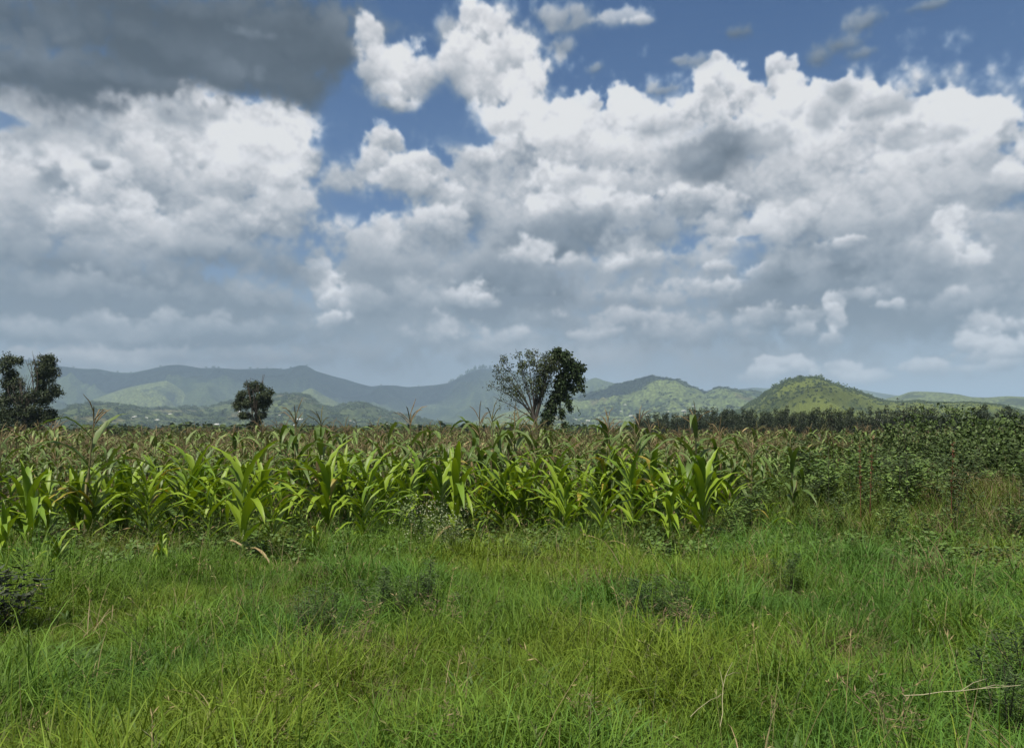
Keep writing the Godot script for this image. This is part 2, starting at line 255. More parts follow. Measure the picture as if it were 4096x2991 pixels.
func paint_sky() -> ImageTexture:
	# the rest of the sky: the same kind of broken cumulus all the way round
	var rng := RandomNumberGenerator.new(); rng.seed = 41
	var others := []
	for i in 420:
		var a := rng.randf_range(-180, 180); var e := pow(rng.randf(), 1.25) * 86.0
		var big := rng.randf_range(0.5, 1.0) * (3.0 + e * 0.22)
		var crown := rng.randf_range(150, 214); var soft := rng.randf_range(0.25, 0.9)
		others.append_array([a, e, big * rng.randf_range(1.2, 2.4), big, crown, crown - rng.randf_range(14, 46), soft])
	var low := Image.create_from_data(1024, 256, false, Image.FORMAT_RGBA8, paint_clouds(others, 1024, 256, -180.0, 90.0, 360.0 / 1024, 5))
	low.resize(4096, 1024, Image.INTERPOLATE_CUBIC)
	var step := 360.0 / 4096
	var w := 956; var h := 432
	var near := Image.create_from_data(w, h, false, Image.FORMAT_RGBA8, paint_clouds(CLOUDS, w, h, -w / 2 * step, h * step, step, 23))
	# let the two run into each other outside the view
	for x in w:
		for y in h:
			var share := minf(minf(x, w - 1 - x) / 40.0, y / 40.0)
			if share < 1.0:
				var c := near.get_pixel(x, y); c.a = smoothstep(0.0, 1.0, share); near.set_pixel(x, y, c)
	var whole := Image.create(4096, 2048, false, Image.FORMAT_RGBA8)
	whole.fill(Color8(150, 165, 178))
	whole.blit_rect(low, Rect2i(0, 0, 4096, 1024), Vector2i.ZERO)
	whole.blend_rect(near, Rect2i(0, 0, w, h), Vector2i(2048 - w / 2, 1024 - h))
	# a panorama begins and ends straight ahead of the viewer: swap its halves
	var turned := Image.create(4096, 2048, false, Image.FORMAT_RGBA8)
	turned.blit_rect(whole, Rect2i(2048, 0, 2048, 2048), Vector2i.ZERO)
	turned.blit_rect(whole, Rect2i(0, 0, 2048, 2048), Vector2i(2048, 0))
	return ImageTexture.create_from_image(turned)

# ------------------------------------------------------------------ helpers
var counts := {}
var materials := {}

class Shape:
	var v := PackedVector3Array(); var n := PackedVector3Array(); var c := PackedColorArray(); var ix := PackedInt32Array()
	func vert(p: Vector3, nn: Vector3, col: Color) -> int:
		v.append(p); n.append(nn); c.append(col); return v.size() - 1
	func tri(a: int, b: int, d: int):
		ix.append(a); ix.append(b); ix.append(d)
	func quad(a: int, b: int, d: int, e: int):
		tri(a, b, d); tri(a, d, e)
	# a tapering round stem through the points p with the radii r
	func tube(p: Array, r: Array, sides: int, col: Color, col_end = null):
		var first := -1
		for i in p.size():
			var ahead: Vector3 = (p[mini(i + 1, p.size() - 1)] - p[maxi(i - 1, 0)]).normalized()
			var side := ahead.cross(Vector3(0.31, 0.17, 0.93)).normalized(); var other := side.cross(ahead)
			var col_i: Color = col if col_end == null else col.lerp(col_end, float(i) / (p.size() - 1))
			var here := v.size()
			for k in sides:
				var a := TAU * k / sides
				var out := side * cos(a) + other * sin(a)
				vert(p[i] + out * r[i], out, col_i)
			if first >= 0:
				for k in sides:
					quad(first + k, first + (k + 1) % sides, here + (k + 1) % sides, here + k)
			first = here
	# a pointed leaf of four corners, folded a little along its rib
	func leaf(p: Vector3, along: Vector3, side: Vector3, up: Vector3, col: Color):
		var tip := p + along
		var mid := p + along * 0.45
		var a := vert(p, up, col)
		var b := vert(mid + side + up * side.length() * 0.25, (up + side.normalized() * -0.3).normalized(), col)
		var d := vert(tip, up, col)
		var e := vert(mid - side + up * side.length() * 0.25, (up + side.normalized() * 0.3).normalized(), col)
		tri(a, d, b); tri(a, e, d)
	# a ribbon along the points p: widths w, sideways direction s
	func blade(p: Array, w: Array, s: Vector3, col: Color, col_tip: Color):
		var last := -1
		for i in p.size():
			var t := float(i) / (p.size() - 1)
			var ahead: Vector3 = (p[mini(i + 1, p.size() - 1)] - p[maxi(i - 1, 0)]).normalized()
			var up := s.cross(ahead).normalized()
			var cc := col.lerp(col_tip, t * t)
			var a := vert(p[i] - s * w[i], (up - s * 0.35).normalized(), cc)
			if i == p.size() - 1:
				tri(last, last + 1, a)
			else:
				vert(p[i] + s * w[i], (up + s * 0.35).normalized(), cc)
				if last >= 0:
					quad(last, last + 1, a + 1, a)
			last = a
	func join(o: Shape, t: Transform3D, tint := Color.WHITE):
		var at := v.size()
		v.append_array(t * o.v)
		var turn := Transform3D(t.basis.orthonormalized(), Vector3.ZERO)
		n.append_array(turn * o.n)
		for k in o.c:
			c.append(k * tint)
		for k in o.ix:
			ix.append(k + at)
	func mesh(m: Material) -> ArrayMesh:
		# faces turn the way their normals do (front faces run clockwise)
		for i in range(0, ix.size(), 3):
			var a := v[ix[i]]
			if (v[ix[i + 2]] - a).cross(v[ix[i + 1]] - a).dot(n[ix[i]] + n[ix[i + 1]] + n[ix[i + 2]]) < 0.0:
				var k := ix[i + 1]; ix[i + 1] = ix[i + 2]; ix[i + 2] = k
		var arrays := []; arrays.resize(Mesh.ARRAY_MAX)
		arrays[Mesh.ARRAY_VERTEX] = v; arrays[Mesh.ARRAY_NORMAL] = n; arrays[Mesh.ARRAY_COLOR] = c; arrays[Mesh.ARRAY_INDEX] = ix
		var out := ArrayMesh.new(); out.add_surface_from_arrays(Mesh.PRIMITIVE_TRIANGLES, arrays)
		out.surface_set_material(0, m)
		return out

func lin(r: float, g: float, b: float) -> Color:
	return Color(r, g, b)

func srgb(r: float, g: float, b: float) -> Color:
	return Color(r, g, b).linear_to_srgb()

# one material for each kind of surface; vertex colours carry the plant's own colour
func surface(called: String, tint := Color.WHITE, rough := 0.6, through := 0.0, shine := 0.4) -> StandardMaterial3D:
	if not materials.has(called):
		var m := StandardMaterial3D.new(); m.resource_name = called
		m.vertex_color_use_as_albedo = true; m.albedo_color = tint.linear_to_srgb(); m.roughness = rough; m.metallic_specular = shine
		m.cull_mode = BaseMaterial3D.CULL_DISABLED
		if through > 0.0:
			m.backlight_enabled = true; m.backlight = Color(through, through, through * 0.6)
		materials[called] = m
	return materials[called]

func numbered(called: String) -> String:
	counts[called] = counts.get(called, -1) + 1
	return called if counts[called] == 0 else "%s_%03d" % [called, counts[called]]

func tag(o: Node, label: String, category: String, group := "", kind := ""):
	if label: o.set_meta("label", label)
	if category: o.set_meta("category", category)
	if group: o.set_meta("group", group)
	if kind: o.set_meta("kind", kind)

func part(called: String, mesh: Mesh, parent: Node, t := Transform3D.IDENTITY) -> MeshInstance3D:
	var o := MeshInstance3D.new(); o.mesh = mesh; o.transform = t
	o.name = numbered(called) if parent == self else called
	parent.add_child(o, true)
	return o

func thing(called: String, at: Vector3, turn := 0.0) -> Node3D:
	var o := Node3D.new(); o.name = numbered(called); add_child(o)
	o.position = at; o.rotation.y = turn
	return o

func copy_of(o: Node3D, at: Vector3, turn: float, size: float, label: String, group: String) -> Node3D:
	var r: Node3D = o.duplicate(); r.name = numbered(String(o.get_meta("called"))); add_child(r)
	r.position = at; r.rotation.y = turn; r.scale = Vector3.ONE * size
	tag(r, label, o.get_meta("category"), group)
	if label.begins_with("@"): rank_later(r, label.substr(1))
	return r

# things alike are told apart by what they stand below and their rank from the left
var ranks := {}
func rank_later(o: Node3D, text: String):
	var az := rad_to_deg(atan2(o.position.x, -o.position.z))
	var marks := [[-29.5, "the twin-crowned tree"], [-22.0, "the pale spur hill"], [-16.2, "the round-headed tree"], [-9.0, "the rounded mound"], [-3.0, "the mountain saddle"], [5.0, "the centre tree"], [12.0, "the green hills"], [19.5, "the knoll's left foot"], [27.0, "the knoll"], [180.0, "the right-hand hills"]]
	for m in marks:
		if az < m[0]:
			var key := text % m[1] if text.contains("%s") else text
			if not ranks.has(key): ranks[key] = []
			ranks[key].append([az, o])
			return

func label_ranks():
	var words := ["leftmost", "second from left", "third from left", "fourth from left", "fifth from left", "sixth from left", "seventh from left", "eighth from left", "ninth from left", "tenth from left", "eleventh from left", "twelfth from left", "thirteenth from left", "fourteenth from left", "fifteenth from left", "sixteenth from left", "seventeenth from left", "eighteenth from left", "nineteenth from left", "twentieth from left"]
	for key in ranks:
		var list: Array = ranks[key]
		list.sort_custom(func(a, b): return a[0] < b[0])
		for i in list.size():
			var place_word: String = words[i] if i < 20 else "%dth from left" % (i + 1)
			if i >= 20 and (i + 1) % 10 in [1, 2, 3]: place_word = "%d%s from left" % [i + 1, ["", "st", "nd", "rd"][(i + 1) % 10]]
			if list.size() > 1 and i == list.size() - 1: place_word = "rightmost"
			list[i][1].set_meta("label", "%s, %s" % [key, place_word] if list.size() > 1 else key)

# the place on the ground at an azimuth (degrees from the viewing axis) and a distance
func place(azimuth: float, distance: float, height := 0.0) -> Vector3:
	var a := deg_to_rad(azimuth)
	return Vector3(sin(a) * distance, height, -cos(a) * distance)

func scatter(called: String, mesh: Mesh, spots: Array, tints: Array, parent: Node = self) -> MultiMeshInstance3D:
	var mm := MultiMesh.new(); mm.transform_format = MultiMesh.TRANSFORM_3D; mm.use_colors = true; mm.mesh = mesh
	mm.instance_count = spots.size()
	for i in spots.size():
		mm.set_instance_transform(i, spots[i]); mm.set_instance_color(i, tints[i])
	var o := MultiMeshInstance3D.new(); o.multimesh = mm
	o.name = numbered(called) if parent == self else called
	parent.add_child(o, true)
	o.set_meta("kind", "stuff")
	return o

func random_unit(rng: RandomNumberGenerator) -> Vector3:
	var z := rng.randf_range(-1, 1); var a := rng.randf() * TAU; var s := sqrt(1 - z * z)
	return Vector3(s * cos(a), z, s * sin(a))

# leaves spread through a lumpy crown: lobes are [centre, radii]; they gather in sprays and hang a little
func crown(s: Shape, lobes: Array, count: int, leaf_long: float, leaf_wide: float, hang: float, dark: Color, bright: Color, rng: RandomNumberGenerator, spray := 7, shell := 0.55):
	var total := 0.0
	for l in lobes: total += pow(l[1].x * l[1].y * l[1].z, 0.7)
	for l in lobes:
		var here := int(count * pow(l[1].x * l[1].y * l[1].z, 0.7) / total / spray)
		for i in here:
			var d := random_unit(rng)
			var c: Vector3 = l[0] + d * Vector3(l[1]) * lerpf(shell, 1.0, sqrt(rng.randf())) * (0.86 + 0.3 * rng.randf())
			var tone := rng.randf()
			for k in spray:
				var p: Vector3 = c + random_unit(rng) * leaf_long * 1.6 * rng.randf()
				var along := (random_unit(rng) + Vector3(0, -hang, 0) + d * 0.5).normalized()
				var side := along.cross(random_unit(rng)).normalized()
				var size := rng.randf_range(0.7, 1.3)
				s.leaf(p, along * leaf_long * size, side * leaf_wide * size, side.cross(along).normalized(), dark.lerp(bright, clampf(tone * 0.7 + rng.randf() * 0.4, 0, 1)))

# breaks each lobe of a crown into smaller clumps with gaps between them
func lumpy(lobes: Array, pieces: int, rng: RandomNumberGenerator, outer := 0.72) -> Array:
	var out := []
	for l in lobes:
		for i in pieces:
			var k := rng.randf_range(0.40, 0.56)
			out.append([l[0] + random_unit(rng) * Vector3(l[1]) * rng.randf_range(0.35, outer), Vector3(l[1]) * k])
	return out

# a limb that bends and forks; the tips come back in `tips`
func limb(s: Shape, from: Vector3, along: Vector3, long: float, thick: float, depth: int, bark: Color, rng: RandomNumberGenerator, tips: Array, spread := 0.55, lift := 0.12):
	var p := [from]; var r := [thick]
	var d := along.normalized()
	var steps := 4
	for i in steps:
		d = (d + random_unit(rng) * 0.16 + Vector3(0, lift, 0)).normalized()
		p.append(p[-1] + d * long / steps); r.append(thick * lerpf(1.0, 0.6, (i + 1.0) / steps))
	s.tube(p, r, 6 if thick > 0.03 else 3, bark)
	if depth <= 0:
		tips.append(p[-1]); tips.append(p[-2])
		return
	var forks := 2 if rng.randf() < 0.55 else 3
	for k in forks:
		var q := random_unit(rng)
		limb(s, p[-1] if k < 2 else p[-2], (d + q * spread).normalized(), long * rng.randf_range(0.6, 0.85), thick * 0.58, depth - 1, bark, rng, tips, spread, lift)

# ------------------------------------------------------------------ land: ground sheet and hills
func noise(noise_seed: int, frequency: float, octaves := 4, ridged := false) -> FastNoiseLite:
	var n := FastNoiseLite.new(); n.seed = noise_seed; n.frequency = frequency; n.noise_type = FastNoiseLite.TYPE_SIMPLEX_SMOOTH
	n.fractal_type = FastNoiseLite.FRACTAL_RIDGED if ridged else FastNoiseLite.FRACTAL_FBM; n.fractal_octaves = octaves
	return n

func grain_texture(noise_seed: int, frequency: float, low: float) -> ImageTexture:
	var n := noise(noise_seed, frequency, 5)
	var im := n.get_seamless_image(512, 512)
	im.convert(Image.FORMAT_RGB8)
	var data := im.get_data()
	for i in data.size():
		data[i] = int(255.0 * lerpf(low, 1.0, smoothstep(0.2, 0.8, data[i] / 255.0)))
	return ImageTexture.create_from_image(Image.create_from_data(512, 512, false, Image.FORMAT_RGB8, data))

func land_material(called: String, tile: float, texture: Texture2D) -> StandardMaterial3D:
	var m := StandardMaterial3D.new(); m.resource_name = called
	m.vertex_color_use_as_albedo = true; m.roughness = 0.95; m.metallic_specular = 0.1
	m.albedo_texture = texture; m.uv1_triplanar = true; m.uv1_world_triplanar = true; m.uv1_scale = Vector3.ONE / tile
	return m

func ridge_height(points: Array, azimuth: float) -> float:
	# elevation of the skyline at an azimuth, smoothly through the points
	var k := 0
	var last := points.size() / 2 - 1
	while k < last - 1 and points[2 * k + 2] < azimuth: k += 1
	var t := clampf((azimuth - points[2 * k]) / (points[2 * k + 2] - points[2 * k]), 0, 1)
	var k0 := maxi(k - 1, 0); var k3 := mini(k + 2, last)
	return cubic_interpolate(points[2 * k + 1], points[2 * k + 3], points[2 * k0 + 1], points[2 * k3 + 1], t) * 0.5 + lerpf(points[2 * k + 1], points[2 * k + 3], t) * 0.5

# a hill with its crest at a distance: it rises over `front` metres towards the crest and falls away behind
func hill(called: String, line: String, distance: float, front: float, rough: float, step: float, wood: Color, grass: Color, woods: float, mat: Material, noise_seed: int, fields := 0.0) -> MeshInstance3D:
	var points: Array = RIDGES[line]
	var a0: float = points[0]; var a1: float = points[-2]
	var cols := int((a1 - a0) / step) + 1
	var rows := 46; var back := 12
	var gully := noise(noise_seed, 1.0 / (front * 0.42), 4, true); var lumps := noise(noise_seed + 1, 1.0 / (front * 0.16), 4)
	var patch := noise(noise_seed + 2, 1.0 / (front * 0.22), 5); var specks := noise(noise_seed + 3, 1.0 / (front * 0.035), 3)
	var wobble := noise(noise_seed + 4, 1.0 / (front * 0.5), 3)
	var s := Shape.new()
	for i in cols:
		var az := a0 + i * step
		var el := ridge_height(points, az)
		for j in rows + back:
			var t := float(j) / (rows - 1) if j < rows else 1.0 + float(j - rows + 1) / back
			var here := place(az, distance)
			var crest := distance + wobble.get_noise_2d(here.x, here.z) * front * 0.25
			var r := crest - front * (1.0 - t)
			var p := place(az, r)
			var full := tan(deg_to_rad(el)) * crest + EYE
			var up: float
			if t <= 1.0:
				up = pow(t, 1.25) * 0.45 + t * t * (3 - 2 * t) * 0.55
			else:
				up = 1.0 - pow(t - 1.0, 1.3)
			var y := full * up
			var slope := clampf(4.0 * t * (1.0 - t), 0, 1) if t < 1.0 else 0.0
			y += (gully.get_noise_2d(p.x, p.z) * 0.30 + lumps.get_noise_2d(p.x, p.z) * 0.12) * full * slope * rough
			# never above the line of sight to the crest
			if t < 1.0: y = minf(y, (full - EYE) * (r / crest) * lerpf(0.97, 1.0, t * t) + EYE)
			var w := patch.get_noise_2d(p.x, p.z) + 0.45 * specks.get_noise_2d(p.x, p.z) + 0.5 * gully.get_noise_2d(p.x, p.z) * -1.0
			var k := smoothstep(-0.08, 0.08, w - (0.5 - woods))
			var col := grass.lerp(wood, k)
			if fields > 0.0:
				# tilled and fallow plots on the lower slopes
				var plot := Vector2(floorf(p.x / 70.0 + 0.3 * patch.get_noise_2d(p.z, 0)), floorf(p.z / 110.0))
				var pick := absf(sin(plot.x * 12.9898 + plot.y * 78.233) * 43758.5453); pick -= floorf(pick)
				if pick < fields and t < 0.75:
					col = col.lerp(lin(0.16, 0.15, 0.075) if pick < fields * 0.4 else lin(0.11, 0.145, 0.05), 0.75)
			s.vert(Vector3(p.x, y - 0.6, p.z), Vector3.UP, col)
	var total := rows + back
	for i in cols - 1:
		for j in total - 1:
			var a := i * total + j
			s.quad(a, a + 1, a + total + 1, a + total)
	# smooth normals from the grid
	for i in cols:
		for j in total:
			var l: Vector3 = s.v[maxi(i - 1, 0) * total + j]; var rr: Vector3 = s.v[mini(i + 1, cols - 1) * total + j]
			var f: Vector3 = s.v[i * total + maxi(j - 1, 0)]; var b: Vector3 = s.v[i * total + mini(j + 1, total - 1)]
			var nn := (rr - l).cross(b - f)
			if nn.y < 0: nn = -nn
			s.n[i * total + j] = nn.normalized()
	var o := part(called, s.mesh(mat), self)
	o.set_meta("kind", "structure")
	o.set_meta("grid", [cols, total, rows])
	return o

func build_land():
	var fine := grain_texture(3, 0.035, 0.55)
	var near_ground := land_material("soil_and_litter", 3.0, fine)
	var far_land := land_material("far_vegetation", 520.0, grain_texture(8, 0.06, 0.45))
	var knoll_land := land_material("hillside_pasture", 60.0, grain_texture(9, 0.06, 0.5))
	# the ground: one sheet out to beyond the hills
	var g := Shape.new()
	var patches := noise(12, 0.004, 4)
	var rings := [0.0, 2.0, 5.0, 9.0, 14.0, 22.0, 40.0, 80.0, 140.0, 220.0, 340.0, 520.0, 800.0, 1200.0, 1800.0, 2600.0, 3600.0, 5000.0, 7000.0, 9500.0]
	var spokes := 96
	for i in rings.size():
		for k in spokes:
			var a := TAU * k / spokes
			var p := Vector3(sin(a) * rings[i], 0, -cos(a) * rings[i])
			var col := lin(0.060, 0.065, 0.030) if rings[i] < 90.0 else lin(0.085, 0.105, 0.042).lerp(lin(0.05, 0.07, 0.032), smoothstep(-0.1, 0.1, patches.get_noise_2d(p.x, p.z)))
			g.vert(p, Vector3.UP, col)
	for i in rings.size() - 1:
		for k in spokes:
			var n := (k + 1) % spokes
			g.quad(i * spokes + k, (i + 1) * spokes + k, (i + 1) * spokes + n, i * spokes + n)
	part("ground", g.mesh(near_ground), self).set_meta("kind", "structure")
	var wood := lin(0.036, 0.055, 0.026); var grass := lin(0.105, 0.140, 0.050); var pale := lin(0.150, 0.185, 0.070)
	hill("mountain_range", "far", 7400.0, 3300.0, 1.0, 0.16, wood, lin(0.075, 0.105, 0.04), 0.62, far_land, 51)
	hill("blue_hill", "blue_east", 7800.0, 2200.0, 0.7, 0.2, wood, grass, 0.55, far_land, 57)
	hill("peak_hill", "small_peak", 6300.0, 1600.0, 0.8, 0.15, wood, grass, 0.6, far_land, 61)
	hill("spur_hill", "spur", 5200.0, 1300.0, 0.9, 0.1, lin(0.06, 0.085, 0.035), pale, 0.34, far_land, 63)
	hill("pyramid_hill", "pyramid", 4700.0, 1100.0, 0.7, 0.1, lin(0.07, 0.095, 0.04), pale, 0.25, far_land, 67)
	hill("green_hill", "green", 4500.0, 2300.0, 0.9, 0.1, lin(0.05, 0.075, 0.03), lin(0.155, 0.20, 0.07), 0.34, far_land, 71, 0.10)
	hill("wooded_hill", "green_east", 4100.0, 1700.0, 0.8, 0.1, lin(0.05, 0.075, 0.03), lin(0.14, 0.185, 0.066), 0.42, far_land, 75, 0.08)
	hill("pasture_hill", "pale_east", 3900.0, 1500.0, 0.5, 0.12, lin(0.06, 0.085, 0.035), lin(0.15, 0.195, 0.07), 0.34, far_land, 79)
	hill("village_hill", "mid", 3200.0, 1500.0, 0.7, 0.1, lin(0.045, 0.066, 0.03), lin(0.095, 0.122, 0.05), 0.52, far_land, 83, 0.22)
	hill("mound_hill", "mound", 3000.0, 1000.0, 0.6, 0.1, lin(0.045, 0.066, 0.03), lin(0.10, 0.13, 0.05), 0.5, far_land, 87, 0.18)
	hill("knoll", "knoll", 1750.0, 760.0, 0.55, 0.06, lin(0.10, 0.14, 0.034), lin(0.155, 0.195, 0.038), 0.26, knoll_land, 91)

# clouds that stand above and behind the viewer, out of the picture: their shade lies on the hills
func build_clouds():
	var white := StandardMaterial3D.new(); white.resource_name = "cloud"; white.albedo_color = Color(0.93, 0.93, 0.93); white.roughness = 1.0
	white.backlight_enabled = true; white.backlight = Color(0.5, 0.5, 0.5)
	var toward := -(get_node("sun") as Node3D).global_basis.z
	# shaded spot (azimuth, distance), height of the cloud, its half width, depth
	for k in [[-24.0, 6400.0, 3700.0, 2100.0, 620.0], [-9.0, 6900.0, 4000.0, 1500.0, 700.0], [9.5, 3950.0, 2900.0, 420.0, 260.0], [20.8, 1330.0, 2300.0, 85.0, 45.0], [14.0, 5900.0, 3600.0, 420.0, 400.0]]:
		var spot := place(k[0], k[1], 120.0)
		var n := noise(int(k[1]), 1.0 / (k[3] * 0.8), 4)
		var s := Shape.new()
		var rows := 20; var cols := 40
		for j in rows + 1:
			for i in cols:
				var a := TAU * i / cols; var b := PI * j / rows - PI / 2
				var d := Vector3(cos(b) * cos(a), sin(b), cos(b) * sin(a))
				var lump := 1.0 + 0.9 * n.get_noise_3dv(d * k[3])
				s.vert(Vector3(d.x * k[3] * lump, d.y * k[4] * 0.5 * lump * (1.0 if d.y > 0 else 0.25), d.z * k[4] * lump), d, Color.WHITE)
		for j in rows:
			for i in cols:
				s.quad(j * cols + i, j * cols + (i + 1) % cols, (j + 1) * cols + (i + 1) % cols, (j + 1) * cols + i)
		var o := part("cloud", s.mesh(white), self, Transform3D(Basis.IDENTITY, spot - toward * (k[2] / -toward.y)))
		o.set_meta("kind", "structure")

# ------------------------------------------------------------------ maize
var leaf_shapes := []          # young upright, arching, drooping, withered

# one maize leaf: springs from the stalk at the origin and reaches out along +x; a folded ribbon with a pale midrib and wavy margins
func maize_leaf(long: float, wide: float, rise: float, droop: float, sway: float, wither: float, fold: float, rng: RandomNumberGenerator) -> Shape:
	var s := Shape.new()
	var seg := 9
	var p := Vector3.ZERO
	var waves := rng.randf_range(2.0, 4.0); var phase := rng.randf() * TAU; var kink := rng.randf_range(0.45, 0.7); var bent := rng.randf() < 0.45
	var blade_col := lin(1, 1, 1); var rib_col := lin(1.5, 1.35, 1.5); var dry := lin(2.6, 1.35, 2.3)
	var prev := -1
	for i in seg + 1:
		var t := float(i) / seg
		var lean := deg_to_rad(rise + droop * pow(t, 1.5) + (35.0 * smoothstep(kink - 0.06, kink + 0.06, t) if bent else 0.0))
		var dir := Vector3(sin(lean), cos(lean), 0)
		if i > 0: p += dir * long / seg + Vector3(0, 0, sway * t * long / seg)
		var w := wide * 0.5 * lerpf(0.55, 1.0, smoothstep(0.0, 0.35, t)) * (1.0 - pow(t, 2.4))
		var up := Vector3(-cos(lean), sin(lean), 0)
		var twist := sway * 1.2 * t
		var side := (Vector3(0, 0, 1) * cos(twist) + up * sin(twist)).normalized(); var top := up * cos(twist) - Vector3(0, 0, 1) * sin(twist)
		var ripple := sin(phase + t * waves * TAU) * wide * 0.10 * smoothstep(0.05, 0.3, t)
		var ripple_b := sin(phase * 1.7 + 1.1 + t * (waves + 0.6) * TAU) * wide * 0.10 * smoothstep(0.05, 0.3, t)
		var gone := smoothstep(1.0 - wither, 1.02 - wither * 0.6, t + rng.randf() * 0.08)
		var lift := w * fold * (1.0 - 0.6 * t)
		var ca := blade_col.lerp(dry, gone) * rng.randf_range(0.92, 1.06); var cr := rib_col.lerp(dry, gone)
		if i == seg:
			var tip := s.vert(p, top, ca)
			s.tri(prev, prev + 1, tip); s.tri(prev + 1, prev + 2, tip)
		else:
			var a := s.vert(p + side * w + top * (lift + ripple), (top - side * fold * 0.8).normalized(), ca)
			s.vert(p, top, cr)
			s.vert(p - side * w + top * (lift + ripple_b), (top + side * fold * 0.8).normalized(), ca)
			if prev >= 0:
				s.quad(prev, prev + 1, a + 1, a); s.quad(prev + 1, prev + 2, a + 2, a + 1)
			prev = a
	return s

func tassel_shape(rng: RandomNumberGenerator, branches: int, long: float) -> Shape:
	var s := Shape.new()
	var straw: Color = [lin(0.16, 0.12, 0.06), lin(0.11, 0.11, 0.045), lin(0.19, 0.145, 0.085)][rng.randi_range(0, 2)]
	for k in branches + 1:
		var a := rng.randf() * TAU; var start := 0.0 if k == 0 else rng.randf_range(0.0, 0.3) * long
		var lean := 0.0 if k == 0 else rng.randf_range(0.35, 0.95)
		var p := Vector3(0, start, 0); var pts := [p]; var r := [0.004]
		var reach := long * (1.0 if k == 0 else rng.randf_range(0.5, 0.8))
		var shade := rng.randf_range(0.7, 1.15)
		for i in 4:
			var l := lean + i * i * rng.randf_range(0.03, 0.12)
			p += Vector3(sin(l) * cos(a), cos(l), sin(l) * sin(a)) * reach / 4
			pts.append(p); r.append(0.0055 if i < 3 else 0.002)
		s.tube(pts, r, 3, straw * shade, straw * shade * 1.1)
	return s

# the plan of one plant: stalk, leaves [shape, place, colour], tassel, ear
func maize_plan(rng: RandomNumberGenerator, young: bool, tall: float) -> Dictionary:
	var plan := {"leaves": [], "tall": tall}
	var st := Shape.new()
	var top := tall * (0.62 if young else 0.84)
	var lean := Vector3(rng.randf_range(-0.05, 0.05), 0, rng.randf_range(-0.05, 0.05))
	var pts := []; var rad := []
	var base_r := 0.017 if young else 0.014
	for i in 6:
		var t := i / 5.0
		pts.append(Vector3(0, top * t, 0) + lean * t * t * tall); rad.append(base_r * lerpf(1.0, 0.45, t))
	st.tube(pts, rad, 6, lin(0.11, 0.15, 0.04) if young else lin(0.12, 0.115, 0.05), lin(0.10, 0.17, 0.03) if young else lin(0.13, 0.12, 0.055))
	plan.stalk = st
	var count := rng.randi_range(12, 14) if young else rng.randi_range(7, 9)
	var face := rng.randf() * TAU
	for k in count:
		var t := (k + 0.5) / count
		var y := top * lerpf(0.14 if young else 0.08, 0.98, t)
		var turn := face + PI * k + rng.randf_range(-0.55, 0.55)
		var pick: int
		var size := tall / 1.3 * lerpf(0.72, 1.05, sin(PI * clampf(t * 0.8 + 0.15, 0, 1)))
		var colour := 0
		if young:
			pick = rng.randi_range(0, 3) if t > 0.78 else rng.randi_range(4, 9)
			colour = 0 if rng.randf() < 0.7 else 1
			if rng.randf() < 0.04: colour = 4
			if t < 0.12 and rng.randf() < 0.5: colour = 5; pick = rng.randi_range(14, 16)
		else:
			pick = rng.randi_range(4, 9) if t > 0.6 and rng.randf() < 0.4 else rng.randi_range(10, 13)
			colour = 2 if rng.randf() < 0.62 else 3
			if t < 0.40 and rng.randf() < 0.5 or rng.randf() < 0.03: colour = 5; pick = rng.randi_range(14, 16)
			size *= 0.88
		var foot := lean * (y / top) * (y / top) * tall + Vector3(0, y, 0)
		plan.leaves.append([pick, Transform3D(Basis(Vector3.UP, turn) * Basis(Vector3(0, 0, 1), rng.randf_range(-0.15, 0.12)).scaled(Vector3.ONE * size), foot), colour])
	if not young:
		plan.tassel = tassel_shape(rng, rng.randi_range(2, 6), 0.34)
		plan.tassel_at = Transform3D(Basis(Vector3.UP, rng.randf() * TAU), lean * tall + Vector3(0, top - 0.02, 0))
		var ear := Shape.new()
		ear.tube([Vector3.ZERO, Vector3(0.02, 0.05, 0), Vector3(0.035, 0.11, 0), Vector3(0.045, 0.16, 0), Vector3(0.05, 0.19, 0)], [0.012, 0.022, 0.024, 0.016, 0.004], 6, lin(0.14, 0.15, 0.06), lin(0.26, 0.17, 0.09))
		plan.ear = ear
		plan.ear_at = Transform3D(Basis(Vector3.UP, rng.randf() * TAU), Vector3(0, top * rng.randf_range(0.42, 0.55), 0))
	return plan

